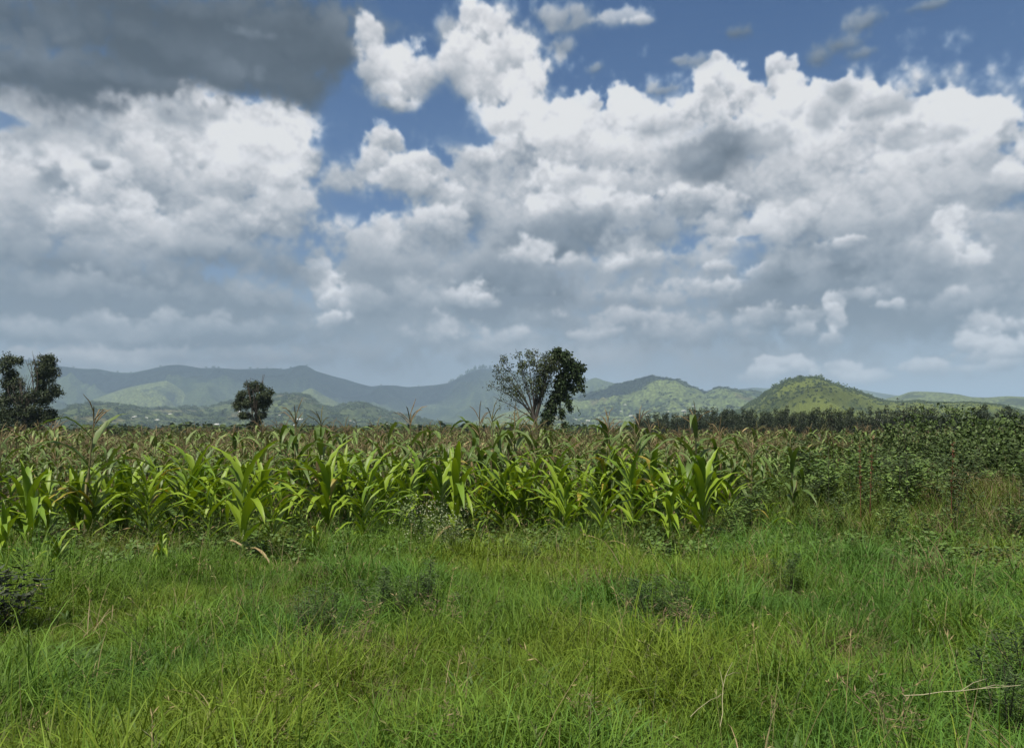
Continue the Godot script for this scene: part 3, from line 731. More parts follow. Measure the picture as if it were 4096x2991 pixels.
var leaf_tints := []
func maize_setup():
	var rng := RandomNumberGenerator.new(); rng.seed = 77
	# 0-3 upright young leaves, 4-9 arching, 10-13 drooping, 14-16 withered
	for i in 4: leaf_shapes.append(maize_leaf(rng.randf_range(0.62, 0.85), rng.randf_range(0.095, 0.125), rng.randf_range(4, 18), rng.randf_range(20, 80), rng.randf_range(-0.15, 0.15), 0.0, 0.55, rng))
	for i in 6: leaf_shapes.append(maize_leaf(rng.randf_range(0.66, 0.9), rng.randf_range(0.085, 0.115), rng.randf_range(14, 34), rng.randf_range(45, 115), rng.randf_range(-0.3, 0.3), rng.randf_range(0.0, 0.22), 0.4, rng))
	for i in 4: leaf_shapes.append(maize_leaf(rng.randf_range(0.66, 0.9), rng.randf_range(0.075, 0.10), rng.randf_range(24, 45), rng.randf_range(95, 140), rng.randf_range(-0.35, 0.35), rng.randf_range(0.05, 0.35), 0.5, rng))
	for i in 3: leaf_shapes.append(maize_leaf(rng.randf_range(0.5, 0.65), rng.randf_range(0.04, 0.06), rng.randf_range(50, 70), rng.randf_range(90, 120), rng.randf_range(-0.5, 0.5), 0.0, 0.9, rng))
	leaf_tints = [lin(0.165, 0.250, 0.016), lin(0.118, 0.205, 0.018), lin(0.076, 0.128, 0.028), lin(0.100, 0.148, 0.044), lin(0.24, 0.20, 0.03), lin(0.22, 0.165, 0.085)]

var leaf_meshes := {}
func leaf_mesh(pick: int, colour: int) -> Mesh:
	var key := pick * 10 + colour
	if not leaf_meshes.has(key):
		leaf_meshes[key] = leaf_shapes[pick].mesh(surface("maize_leaf_%d" % colour, leaf_tints[colour], 0.5, 0.0 if colour == 5 else 0.75, 0.45))
	return leaf_meshes[key]

func maize_model(plan: Dictionary, called: String) -> Node3D:
	var o := Node3D.new(); o.set_meta("called", called); o.set_meta("category", "maize plant")
	var stem := surface("maize_stem", Color.WHITE, 0.6)
	var stalk := part("stalk", plan.stalk.mesh(stem), o)
	for l in plan.leaves: part("leaf", leaf_mesh(l[0], l[2]), o, l[1])
	if plan.has("tassel"):
		part("tassel", plan.tassel.mesh(stem), stalk, plan.tassel_at)
		part("ear", plan.ear.mesh(stem), stalk, plan.ear_at)
	return o

func maize_merged(plan: Dictionary) -> Shape:
	var s := Shape.new()
	s.join(plan.stalk, Transform3D.IDENTITY)
	for l in plan.leaves: s.join(leaf_shapes[l[0]], l[1], leaf_tints[l[2]])
	if plan.has("tassel"):
		s.join(plan.tassel, plan.tassel_at); s.join(plan.ear, plan.ear_at)
	return s

func build_maize():
	maize_setup()
	var rng := RandomNumberGenerator.new(); rng.seed = 101
	var young := []; var grown := []; var grown_plans := []
	for i in 12: young.append(maize_model(maize_plan(rng, true, 1.3), "young_maize_plant"))
	for i in 14:
		var plan := maize_plan(rng, false, 1.22)
		grown_plans.append(plan); grown.append(maize_model(plan, "grown_maize_plant"))
	# the front of the field: azimuth, distance, height, label
	var front := [
		[-32.9, 10.0, 0.85, "low young maize plant at the left edge of the field front"],
		[-31.9, 11.4, 1.15, "young maize plant with arching leaves below the twin-crowned tree at left"],
		[-29.9, 9.2, 0.56, "small pale maize seedling with bent leaves at the field's left front corner"],
		[-28.9, 12.0, 1.18, "young maize plant behind the small pale seedling at left"],
		[-24.8, 10.8, 1.26, "young maize plant with bright upright whorl, left quarter of the field front"],
		[-24.0, 9.2, 0.50, "tiny maize seedling with one long leaf lying left, at the grass edge"],
		[-22.4, 12.2, 1.48, "tall young maize plant with broad dark upright leaf, left quarter"],
		[-21.2, 10.2, 1.02, "spreading young maize plant between the tall dark-leaved one and the big front one"],
		[-18.9, 9.3, 1.48, "big front maize plant with thick pale stalk below the round dark tree"],
		[-17.0, 10.2, 1.05, "arching young maize plant just right of the big thick-stalked one"],
		[-14.2, 9.6, 0.50, "small maize seedling in the grass right of the big thick-stalked plant"],
		[-13.2, 11.2, 1.48, "tall young maize plant with a single spear leaf, left of centre"],
		[-10.6, 10.0, 1.00, "fountain-shaped young maize plant left of the white-flowered weed"],
		[-8.3, 12.2, 1.36, "young maize plant with dark upright leaf pair, behind the fountain-shaped one"],
		[-4.1, 10.6, 1.46, "tall slender young maize plant with pale stalk behind the white-flowered weed"],
		[-2.4, 9.6, 0.50, "small maize seedling at the grass edge right of the white-flowered weed"],
		[-0.7, 10.9, 1.20, "bushy young maize plant left of the centre tree's trunk line"],
		[1.8, 11.2, 1.42, "tall young maize plant straight below the centre tree's trunk"],
		[4.0, 10.4, 1.05, "young maize plant with hanging leaves below the ivy-clad limb"],
		[5.3, 9.7, 0.50, "small maize seedling at the grass edge below the centre tree"],
		[6.5, 9.7, 1.18, "vigorous front maize plant with pointed whorl right of the centre tree"],
		[8.7, 11.4, 1.26, "young maize plant with broad pale leaf right of the pointed-whorl plant"],
		[10.2, 12.3, 1.40, "young maize plant with folded bright leaf below the start of the tree row"],
		[11.4, 9.8, 0.95, "low bright young maize plant left of the big corner plant"],
		[13.6, 10.2, 1.45, "big corner maize plant with drooping right-hand leaves at the field's right end"],
		[12.5, 11.0, 1.30, "young maize plant just behind the big corner plant"],
		[15.6, 12.0, 0.95, "last young maize plant on the right, half sunk in weeds"],
		[18.3, 11.5, 0.62, "small maize seedling among the weeds right of the field"]]
	for k in front.size():
		var f: Array = front[k]
		copy_of(young[k % young.size()], place(f[0], f[1]), rng.randf() * TAU, f[2] / 1.3, f[3], "young maize along the field front")
	var n := 0
	for k in 58:
		var az := lerpf(-34.0, 15.0, (k + 0.5) / 58.0)
		copy_of(young[(n * 5 + 3) % young.size()], place(az + rng.randf_range(-0.5, 0.5), rng.randf_range(10.6, 13.2)), rng.randf() * TAU, rng.randf_range(0.8, 1.08), "@second-line young maize plant below %s", "young maize of the second line")
		n += 1
	# single grown plants that stand out, with their tassels against the hills
	for f in [[-28.6, 11.6, 1.18, "lone tall maize plant with drooping tassel right of the twin-crowned tree"], [-15.6, 12.6, 1.20, "tall leafy maize plant beside the round dark tree, tassel above the mountains"], [-7.2, 12.8, 1.20, "maize with a wide fan-shaped dark tassel against the valley"], [-1.2, 12.6, 1.20, "tall maize with feathery tassel left of the centre tree"], [0.2, 13.4, 1.22, "tall maize with long bent leaf beside the centre tree"],
		[7.2, 13.6, 1.14, "maize with slim forked tassel right of the ivy-clad limb"], [9.0, 13.2, 1.18, "maize with curled tassel before the green hill"], [13.3, 12.0, 1.16, "maize with dark spike tassel before the tree row's left end"], [19.8, 13.4, 0.88, "withered maize plant at the right end of the field, among weeds"]]:
		copy_of(grown[n % grown.size()], place(f[0], f[1]), rng.randf() * TAU, f[2] * 1.28, f[3], "grown maize with tassels against the hills")
		n += 1
	# the grown field: the nearest rows one by one, the rest as a mass
	var spots := []
	var row := 0
	var z := 12.6
	while z < 66.0:
		var x := -z * 0.80
		while x < z * 0.78:
			var px := x + rng.randf_range(-0.14, 0.14); var pz := z + rng.randf_range(-0.2, 0.2)
			var az := rad_to_deg(atan2(px, pz))
			if az < 18.0 + clampf((pz - 16.0) * 0.9, 0, 19.0) and rng.randf() > 0.06:
				spots.append(Vector3(px, 0, -pz))
			x += 0.36 + maxf(0.0, z - 24.0) * 0.008
		row += 1
		z += 0.72
	var near := 0
	var swell := noise(121, 0.08, 3)
	var rest := []; var tints := []
	for i in grown.size(): rest.append([]); tints.append([])
	for p in spots:
		var size := rng.randf_range(0.84, 1.02) + 0.55 * pow(rng.randf(), 7.0) + 0.14 * swell.get_noise_2d(p.x, p.z); var turn := rng.randf() * TAU; var k := rng.randi_range(0, grown.size() - 1)
		if near < 200:
			copy_of(grown[k], p, turn, size, "@grown maize in near row %s" % (["one", "two", "three", "four", "five", "six", "seven", "eight", "nine"][mini(8, int((-p.z - 12.3) / 0.72))] + " below %s"), "grown maize in the near rows")
			near += 1
		else:
			rest[k].append(Transform3D(Basis(Vector3.UP, turn).scaled(Vector3.ONE * size), p)); tints[k].append(Color.WHITE * rng.randf_range(0.85, 1.1))
	var field := Node3D.new(); field.name = "maize_field"; add_child(field)
	tag(field, "brown-tasselled mass of grown maize stretching back to the field trees", "maize field", "", "stuff")
	var field_mat := surface("maize_mass", Color.WHITE, 0.6, 0.5)
	for k in grown.size(): scatter("maize_mass", maize_merged(grown_plans[k]).mesh(field_mat), rest[k], tints[k], field)

# ------------------------------------------------------------------ pasture
func tuft(rng: RandomNumberGenerator, blades: int, tall: float, wide: float, bend: float) -> Shape:
	var s := Shape.new()
	for k in blades:
		var a := rng.randf() * TAU
		var out := Vector3(cos(a), 0, sin(a)); var side := Vector3(-sin(a), 0, cos(a)).rotated(Vector3.UP, rng.randf_range(-0.5, 0.5))
		var foot := Vector3(rng.randf_range(-0.045, 0.045), -0.01, rng.randf_range(-0.045, 0.045))
		var long := tall * rng.randf_range(0.5, 1.15); var l := rng.randf_range(0.02, 0.75); var curl := bend * rng.randf_range(0.1, 1.9)
		var pts := [foot]; var w := [wide * 0.7]; var p := foot
		var seg := 5
		for i in seg:
			var t := (i + 1.0) / seg
			var ang := l + curl * t * t
			p += (out * sin(ang) + Vector3.UP * cos(ang)) * long / seg
			pts.append(p); w.append(wide * (1.0 - pow(t, 1.8)) * 0.95 + 0.0003)
		var tone := rng.randf_range(0.75, 1.2)
		var c := lin(tone, tone, tone)
		if rng.randf() < 0.025: c = lin(2.6, 1.75, 3.2) * tone
		elif rng.randf() < 0.12: c = lin(1.6, 1.45, 1.5)
		elif rng.randf() < 0.04: c = lin(0.55, 0.6, 0.6)
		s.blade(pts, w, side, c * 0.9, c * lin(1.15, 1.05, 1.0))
	return s

# a thin flowering stalk with a loose head
func seed_stalk(rng: RandomNumberGenerator, tall: float, col: Color) -> Shape:
	var s := Shape.new()
	var a := rng.randf() * TAU; var lean := rng.randf_range(0.05, 0.45)
	var p := Vector3.ZERO; var pts := [p]; var r := [0.0016]
	for i in 5:
		lean += rng.randf_range(0.0, 0.16)
		p += Vector3(cos(a) * sin(lean), cos(lean), sin(a) * sin(lean)) * tall / 5
		pts.append(p); r.append(lerpf(0.0016, 0.0008, i / 4.0))
	s.tube(pts, r, 3, col)
	var dir := (p - pts[4] as Vector3).normalized()
	for k in rng.randi_range(5, 12):
		var at: Vector3 = p - dir * rng.randf() * tall * 0.22
		var along := (dir * 0.9 + random_unit(rng) * 0.7).normalized() * rng.randf_range(0.015, 0.045)
		s.leaf(at, along, along.cross(random_unit(rng)).normalized() * 0.0022, random_unit(rng), col * 1.15)
	return s

# the grass is thin where other plants have taken the ground
var taken := []
func bare(x: float, z: float) -> float:
	for k in taken:
		var d := Vector2(x - k.x, z - k.z).length_squared()
		if d < 0.09: return 0.8 * (1.0 - d / 0.12)
	return 0.0

func build_grass():
	var rng := RandomNumberGenerator.new(); rng.seed = 303
	var mat := surface("grass_blade", Color.WHITE, 0.55, 0.7, 0.3)
	var kinds := []
	for i in 6: kinds.append(tuft(rng, 16, rng.randf_range(0.20, 0.33), 0.0026, 1.5))
	for i in 4: kinds.append(tuft(rng, 11, rng.randf_range(0.20, 0.31), 0.0040, 1.9))
	for i in 3: kinds.append(tuft(rng, 9, rng.randf_range(0.38, 0.55), 0.0030, 1.7))
	var spots := []; var tints := []
	for k in kinds: spots.append([]); tints.append([])
	var hump := noise(401, 0.55, 3); var hue := noise(402, 0.28, 4); var lie := noise(403, 0.35, 2); var broad := noise(404, 0.4, 3); var worn := noise(405, 0.5, 3)
	var bands := [[1.9, 5.0, 500.0], [5.0, 9.6, 380.0], [9.6, 14.0, 190.0], [14.0, 30.0, 22.0]]
	for b in bands:
		var wide := 1.34
		var area: float = 0.5 * (b[1] * b[1] - b[0] * b[0]) * wide
		for i in int(area * b[2]):
			var r := sqrt(lerpf(b[0] * b[0], b[1] * b[1], rng.randf())); var a := rng.randf_range(-wide / 2, wide / 2)
			var x := r * sin(a); var z := -r * cos(a)
			if rad_to_deg(a) < 16 and r > 12.0 and rng.randf() < 0.5: continue
			if bare(x, z) > rng.randf(): continue
			var h := hump.get_noise_2d(x, z)
			var k: int
			if broad.get_noise_2d(x, z) + 0.6 * (a - 0.15) + rng.randf_range(-0.25, 0.25) > 0.12: k = rng.randi_range(6, 9)
			else: k = rng.randi_range(0, 5)
			if rng.randf() < 0.16 + 0.2 * h: k = rng.randi_range(10, 12)
			var size := clampf(0.98 + 0.95 * h, 0.45, 1.45) * rng.randf_range(0.75, 1.2)
			var lean := lie.get_noise_2d(x, z) * 3.0; var tip := Vector3(cos(lean), 0, sin(lean))
			var basis := Basis(tip, rng.randf_range(-0.2, 0.45)) * Basis(Vector3.UP, rng.randf() * TAU)
			spots[k].append(Transform3D(basis.scaled(Vector3(size, size, size)), Vector3(x, 0, z)))
			var m := hue.get_noise_2d(x, z) + rng.randf_range(-0.22, 0.22)
			var c := lin(0.096, 0.176, 0.020).lerp(lin(0.132, 0.196, 0.020), smoothstep(0.0, 0.35, m)).lerp(lin(0.072, 0.164, 0.026), smoothstep(0.05, 0.4, -m + 0.3 * a))
			if worn.get_noise_2d(x, z) > 0.38 and rng.randf() < 0.3: c = lin(0.15, 0.125, 0.065)
			tints[k].append(c * rng.randf_range(0.8, 1.15))
	var pasture := Node3D.new(); pasture.name = "grass"; add_child(pasture)
	tag(pasture, "long tangled green pasture grass covering the foreground", "grass", "", "stuff")
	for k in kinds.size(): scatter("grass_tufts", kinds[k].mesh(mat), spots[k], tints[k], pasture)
	# seed stalks over the grass
	var stalk_mat := surface("seed_stalk", Color.WHITE, 0.7, 0.2)
	for v in 4:
		var st := []; var tn := []
		var shape := seed_stalk(rng, rng.randf_range(0.45, 0.62), lin(1, 1, 1)).mesh(stalk_mat)
		for i in 260:
			var r := sqrt(lerpf(2.4 * 2.4, 12.0 * 12.0, rng.randf())); var a := rng.randf_range(-0.64, 0.64)
			st.append(Transform3D(Basis(Vector3.UP, rng.randf() * TAU).scaled(Vector3.ONE * rng.randf_range(0.7, 1.2)), Vector3(r * sin(a), 0, -r * cos(a))))
			tn.append([lin(0.16, 0.17, 0.06), lin(0.25, 0.20, 0.10), lin(0.09, 0.10, 0.045)][rng.randi_range(0, 2)])
		scatter("seed_heads", shape, st, tn, pasture)
	# straw litter and small rosettes down in the sward
	for v in 2:
		var st := []; var tn := []
		var shape := tuft(rng, 8, 0.30, 0.0028, 2.6) if v == 0 else tuft(rng, 9, 0.16, 0.013, 2.2)
		for i in 220 if v == 0 else 420:
			var r := sqrt(lerpf(2.3 * 2.3, 11.0 * 11.0, rng.randf())); var a := rng.randf_range(-0.64, 0.64)
			st.append(Transform3D(Basis(Vector3.UP, rng.randf() * TAU).scaled(Vector3.ONE * rng.randf_range(0.7, 1.3)), Vector3(r * sin(a), 0.06 if v == 0 else 0.03, -r * cos(a))))
			tn.append((lin(0.24, 0.20, 0.11) if v == 0 else lin(0.07, 0.13, 0.03)) * rng.randf_range(0.7, 1.2))
		scatter("straw" if v == 0 else "rosettes", shape.mesh(mat), st, tn, pasture)
	# rank grass among the weeds and between the maize
	var rank := []
	for i in 3: rank.append(tuft(rng, 14, rng.randf_range(0.7, 0.95), 0.0048, 1.3))
	for v in 3:
		var st := []; var tn := []
		for i in 1700:
			var az := rng.randf_range(14.5, 35.5); var r := sqrt(lerpf(10.2 * 10.2, 21.0 * 21.0, rng.randf()))
			if i % 3 == 0:
				az = rng.randf_range(-35.0, 15.0); r = sqrt(lerpf(9.4 * 9.4, 12.5 * 12.5, rng.randf()))
			var p := place(az, r)
			var size := rng.randf_range(0.5, 1.0) * (0.55 if r < 11.5 or i % 3 == 0 else 0.9 if r < 14.0 else 1.25)
			st.append(Transform3D(Basis(Vector3.UP, rng.randf() * TAU).scaled(Vector3.ONE * size), p))
			var m := hue.get_noise_2d(p.x, p.z) + rng.randf_range(-0.3, 0.3)
			var c := lin(0.085, 0.145, 0.022).lerp(lin(0.125, 0.165, 0.026), smoothstep(0.0, 0.3, m))
			if az > 28.0 and rng.randf() < 0.35 or rng.randf() < 0.06: c = lin(0.16, 0.125, 0.07)
			tn.append(c * rng.randf_range(0.7, 1.1))
		scatter("rank_grass", rank[v].mesh(mat), st, tn, pasture)

# ------------------------------------------------------------------ trees
func finish_tree(o: Node3D, wood: Shape, leaves: Shape, leaf_mat: Material):
	if wood.v.size() > 0: part("trunk", wood.mesh(surface("bark", Color.WHITE, 0.9)), o)
	part("crown", leaves.mesh(leaf_mat), o)

func build_trees():
	var rng := RandomNumberGenerator.new(); rng.seed = 515
	var gum := surface("gum_leaf", Color.WHITE, 0.55, 0.3, 0.35)
	var bark := lin(0.10, 0.085, 0.07); var grey := lin(0.07, 0.06, 0.052)
	var dark := lin(0.018, 0.028, 0.015); var mid := lin(0.050, 0.070, 0.028)
	# twin-crowned gum tree at the left
	var t := thing("gum_tree", place(-32.0, 100.0)); var w := Shape.new(); var l := Shape.new(); var tips := []
	for k in [[Vector3(-0.3, 0, 0), Vector3(-0.32, 1, 0.05), 3.4], [Vector3(0.3, 0, 0), Vector3(0.22, 1, -0.05), 3.8], [Vector3(0.0, 0, 0.2), Vector3(0.02, 1, 0.3), 3.0]]:
		limb(w, k[0], k[1], k[2], 0.17, 4, bark, rng, tips, 0.42, 0.2)
	var lobes := [[Vector3(-2.4, 9.6, 0), Vector3(1.1, 1.7, 1.3)], [Vector3(-1.8, 8.0, 0.4), Vector3(1.4, 1.5, 1.4)], [Vector3(-1.5, 10.6, -0.2), Vector3(0.7, 0.6, 0.8)],
		[Vector3(1.7, 10.0, 0), Vector3(1.2, 1.5, 1.3)], [Vector3(2.5, 9.2, 0.3), Vector3(1.0, 1.3, 1.2)], [Vector3(1.2, 8.4, -0.3), Vector3(1.0, 1.3, 1.2)], [Vector3(2.3, 10.9, 0.0), Vector3(0.9, 0.5, 0.8)],
		[Vector3(-2.6, 6.0, 0.2), Vector3(1.3, 1.3, 1.4)], [Vector3(-0.6, 5.6, 0.2), Vector3(1.3, 1.3, 1.5)], [Vector3(1.6, 6.3, 0.2), Vector3(1.4, 1.3, 1.4)], [Vector3(3.0, 6.6, 0.0), Vector3(0.8, 1.2, 1.0)],
		[Vector3(-1.6, 3.8, 0.2), Vector3(1.8, 1.5, 1.6)], [Vector3(0.9, 3.9, 0.2), Vector3(1.8, 1.4, 1.5)], [Vector3(2.5, 3.6, 0.2), Vector3(0.9, 1.1, 1.2)], [Vector3(0, 2.2, 0), Vector3(2.2, 1.3, 1.6)]]
	crown(l, lumpy(lobes, 10, rng), 30000, 0.25, 0.055, 0.9, dark, mid, rng, 9, 0.25)
	finish_tree(t, w, l, gum); t.scale = Vector3(0.95, 0.88, 0.95)
	tag(t, "dark twin-crowned gum tree at the left edge beyond the maize", "tree")
	t = thing("gum_tree", place(-34.2, 92.0)); w = Shape.new(); l = Shape.new()
	limb(w, Vector3.ZERO, Vector3(0, 1, 0), 1.8, 0.12, 3, bark, rng, tips, 0.4, 0.2)
	crown(l, [[Vector3(0, 3.8, 0), Vector3(1.8, 1.6, 1.6)], [Vector3(0.8, 2.4, 0), Vector3(1.8, 1.4, 1.6)], [Vector3(-0.9, 2.4, 0.2), Vector3(1.6, 1.6, 1.5)], [Vector3(0.4, 1.1, 0), Vector3(2.2, 1.1, 1.6)]], 8000, 0.25, 0.055, 0.7, dark, mid, rng, 9, 0.3)
	finish_tree(t, w, l, gum)
	tag(t, "low dark rounded tree cut by the left picture edge, beside the gum tree", "tree")
	# round dark tree between the hills
	t = thing("gum_tree", place(-18.5, 96.0)); w = Shape.new(); l = Shape.new()
	limb(w, Vector3(0.3, 0, 0), Vector3(0.02, 1, 0), 3.2, 0.2, 3, bark, rng, tips, 0.4, 0.2)
	limb(w, Vector3(0.5, 0, 0.1), Vector3(0.15, 1, 0), 2.8, 0.13, 3, bark, rng, tips, 0.4, 0.2)
	crown(l, lumpy([[Vector3(-0.1, 7.5, 0), Vector3(1.5, 0.8, 1.3)], [Vector3(-1.3, 6.5, 0), Vector3(1.1, 1.0, 1.2)], [Vector3(1.2, 6.7, 0.1), Vector3(1.4, 1.1, 1.3)], [Vector3(-1.6, 5.3, 0), Vector3(0.9, 0.8, 1.0)], [Vector3(1.9, 5.6, 0), Vector3(0.9, 0.9, 1.0)], [Vector3(0.1, 5.6, 0.2), Vector3(1.2, 0.9, 1.2)], [Vector3(-1.2, 4.0, 0.2), Vector3(0.8, 0.7, 0.9)], [Vector3(0.9, 4.1, 0), Vector3(0.9, 0.7, 1.0)], [Vector3(0.3, 3.0, 0), Vector3(1.0, 0.7, 0.9)], [Vector3(0.5, 1.9, 0), Vector3(0.8, 0.8, 0.8)]], 6, rng, 1.0), 17000, 0.24, 0.055, 0.9, dark, mid, rng, 9, 0.35)
	finish_tree(t, w, l, gum); t.scale = Vector3(0.84, 0.88, 0.84)
	tag(t, "dense round-headed dark tree standing alone left of centre", "tree")
	# the open tree at the centre with an ivy-clad limb
	t = thing("field_tree", place(1.95, 60.0)); w = Shape.new(); l = Shape.new()
	var trunk := [Vector3(0.0, -0.1, 0), Vector3(-0.02, 1.0, 0), Vector3(-0.2, 2.1, 0.05), Vector3(-0.5, 3.1, 0.05)]
	w.tube(trunk, [0.22, 0.18, 0.15, 0.12], 8, grey)
	var ivy_line := [Vector3(0.2, -0.1, 0), Vector3(0.36, 1.4, 0.1), Vector3(0.72, 2.8, 0.1), Vector3(1.15, 3.9, 0.0), Vector3(1.75, 5.0, -0.1), Vector3(2.2, 6.1, -0.1), Vector3(2.2, 7.1, 0.0), Vector3(1.7, 7.6, 0.0)]
	w.tube(ivy_line, [0.22, 0.2, 0.17, 0.15, 0.12, 0.09, 0.06, 0.03], 8, grey)
	# limbs fan out from the fork; twigs and leaves towards their ends
	for k in [[-3.5, 6.6, 0.5], [-3.9, 5.2, -0.5], [-3.5, 4.2, 0.2], [-3.0, 7.5, -0.4], [-3.6, 5.9, 0.3], [-1.75, 7.9, 0.6], [-0.9, 8.05, -0.5], [0.0, 7.9, 0.5], [0.9, 7.7, -0.3], [1.5, 7.8, 0.2], [0.9, 6.6, 0.9], [1.4, 7.0, -0.4], [1.1, 7.3, 0.6], [1.7, 7.3, 0.6], [0.5, 7.0, -0.7], [0.2, 6.3, 0.2], [1.2, 7.8, -0.6], [-2.4, 5.8, 1.1], [-1.6, 6.9, -1.2], [-0.4, 7.2, 1.2], [-2.9, 6.0, -1.0], [0.7, 7.3, 1.0]]:
		var tip := Vector3(k[0], k[1], k[2]); var root: Vector3 = (trunk[2] as Vector3).lerp(trunk[3], rng.randf())
		var knee: Vector3 = root.lerp(tip, 0.42) + Vector3(0.10 * -tip.x * 0.5, 0.22 * (tip.y - 3.0) * 0.5, 0)
		var pts := []; var rad := []
		for i in 9:
			var u := i / 8.0
			pts.append(root.lerp(knee, u).lerp(knee.lerp(tip, u), u) + random_unit(rng) * 0.05 * u); rad.append(lerpf(0.055, 0.012, u))
		w.tube(pts, rad, 5, grey)
		for i in 15:
			var u := lerpf(0.38, 1.0, (i + rng.randf()) / 15.0)
			var q: Vector3 = (pts[int(u * 7.99)] as Vector3)
			var ahead: Vector3 = (pts[mini(int(u * 7.99) + 1, 8)] - q).normalized()
			var d := (ahead * 0.7 + random_unit(rng) * 0.8 + Vector3(0, 0.15, 0)).normalized()
			var long := rng.randf_range(0.35, 0.85)
			var mid_p := q + d * long * 0.55; var end := q + d * long + Vector3(0, -0.12 * long, 0)
			w.tube([q, mid_p, end], [0.012, 0.008, 0.004], 3, grey)
			var many := 7 if end.y < 4.6 else 16
			if end.y > 6.4: many = 40
			if rng.randf() < 0.3: many /= 3
			for j in many:
				var at := q.lerp(end, rng.randf_range(0.4, 1.1)) + random_unit(rng) * 0.24
				var along := (random_unit(rng) + Vector3(0, -0.9, 0)).normalized(); var side := along.cross(random_unit(rng)).normalized()
				l.leaf(at, along * rng.randf_range(0.13, 0.22), side * 0.042, side.cross(along), lin(0.022, 0.034, 0.015).lerp(lin(0.070, 0.092, 0.036), rng.randf()))
	part("trunk", w.mesh(surface("bark", Color.WHITE, 0.9)), t)
	part("crown", l.mesh(gum), t)
	var ivy := Shape.new()
	var clumps := []
	for k in [[0.36, 0.6, 0.42, 0.8], [0.40, 1.6, 0.40, 0.7], [0.68, 2.6, 0.42, 0.6], [1.05, 3.5, 0.44, 0.55], [1.45, 4.3, 0.5, 0.55], [1.85, 5.1, 0.6, 0.6], [2.2, 5.9, 0.75, 0.6], [2.35, 6.7, 0.9, 0.6], [2.0, 7.4, 0.85, 0.5], [1.4, 7.6, 0.6, 0.4], [3.0, 6.4, 0.55, 0.55], [3.2, 5.6, 0.4, 0.5], [2.75, 5.0, 0.42, 0.55], [2.3, 4.1, 0.36, 0.5], [1.85, 3.0, 0.28, 0.4], [3.3, 4.9, 0.25, 0.4], [2.5, 3.4, 0.2, 0.4], [2.0, 2.1, 0.22, 0.3]]:
		clumps.append([Vector3(k[0], k[1], 0), Vector3(k[2], k[3], minf(k[2], 0.7))])
	crown(ivy, clumps.slice(0, 6) + lumpy(clumps, 6, rng, 0.95), 13500, 0.18, 0.058, 0.9, lin(0.014, 0.026, 0.012), lin(0.042, 0.070, 0.024), rng, 6, 0.25)
	# trailing ends
	for i in 26:
		var q := Vector3(rng.randf_range(1.5, 3.6), rng.randf_range(3.2, 6.2), rng.randf_range(-0.4, 0.4))
		for j in rng.randi_range(6, 14):
			q += Vector3(rng.randf_range(-0.03, 0.05), -0.07, rng.randf_range(-0.03, 0.03))
			var along := (random_unit(rng) + Vector3(0, -0.8, 0)).normalized(); var side := along.cross(random_unit(rng)).normalized()
			ivy.leaf(q, along * 0.13, side * 0.045, side.cross(along), lin(0.018, 0.032, 0.014).lerp(lin(0.042, 0.070, 0.024), rng.randf()))
	part("ivy", ivy.mesh(gum), t)
	tag(t, "open-branched field tree at the centre, one limb wrapped in dark ivy", "tree")
	# dark bushes at the far end of the field
	var n := 0
	for k in [[-15.3, 70.0, 1.05, "round dark bush right of the round-headed tree"], [-12.6, 66.0, 1.0, "dark brown-green bush left of the valley village"], [-11.6, 68.0, 0.8, "low bush touching the dark brown-green one"], [-7.4, 72.0, 0.8, "small dark bush behind the fan-tasselled maize"], [-5.4, 75.0, 0.75, "low bush in the middle of the far field edge"], [0.4, 64.0, 0.8, "bush at the foot of the centre tree, left side"], [3.4, 66.0, 0.8, "bush at the foot of the centre tree, right side"], [5.6, 80.0, 0.8, "low olive bush right of the centre tree"], [8.2, 85.0, 0.85, "low bush before the left end of the tree row"], [-22.0, 90.0, 0.8, "low bush on the far field edge left of the round-headed tree"], [-26.5, 95.0, 0.8, "low bush right of the twin-crowned gum tree"]]:
		var o := thing("bush", place(k[0], k[1])); w = Shape.new(); l = Shape.new()
		limb(w, Vector3.ZERO, Vector3(0, 1, 0), 0.7, 0.06, 2, bark, rng, tips, 0.7, 0.1)
		var q: float = k[2] * k[1] / 68.0
		crown(l, [[Vector3(0, 1.35, 0) * q, Vector3(1.3, 0.8, 1.1) * q], [Vector3(-1.0, 1.0, 0.1) * q, Vector3(1.0, 0.8, 0.9) * q], [Vector3(1.1, 1.0, 0) * q, Vector3(1.1, 0.8, 0.9) * q], [Vector3(0.2, 0.6, 0.2) * q, Vector3(1.7, 0.6, 1.1) * q]], 1900, 0.15, 0.045, 0.2, lin(0.02, 0.03, 0.014), lin(0.055, 0.075, 0.03) if n != 1 else lin(0.075, 0.06, 0.035), rng, 7, 0.4)
		finish_tree(o, w, l, gum)
		tag(o, k[3], "bush", "bushes along the far field edge")
		n += 1
	# the tree row at the right
	var row := []
	for v in 6:
		var o := Node3D.new(); o.set_meta("called", "plantation_tree"); o.set_meta("category", "tree")
		w = Shape.new(); l = Shape.new()
		w.tube([Vector3(0, -0.1, 0), Vector3(0.05, 2, 0), Vector3(0, 5.5, 0.05)], [0.12, 0.09, 0.03], 5, bark)
		var lb := []
		var y := 1.2
		while y < 6.3:
			var wide := (lerpf(1.05, 0.28, clampf((y - 1.2) / 5.2, 0, 1)) if v < 4 else 1.5 * sin(PI * clampf((y - 0.4) / 6.6, 0.08, 0.96))) * rng.randf_range(0.6, 1.25)
			lb.append([Vector3(rng.randf_range(-0.3, 0.3), y, rng.randf_range(-0.3, 0.3)), Vector3(wide, rng.randf_range(0.5, 0.8), wide)])
			y += rng.randf_range(0.5, 0.8)
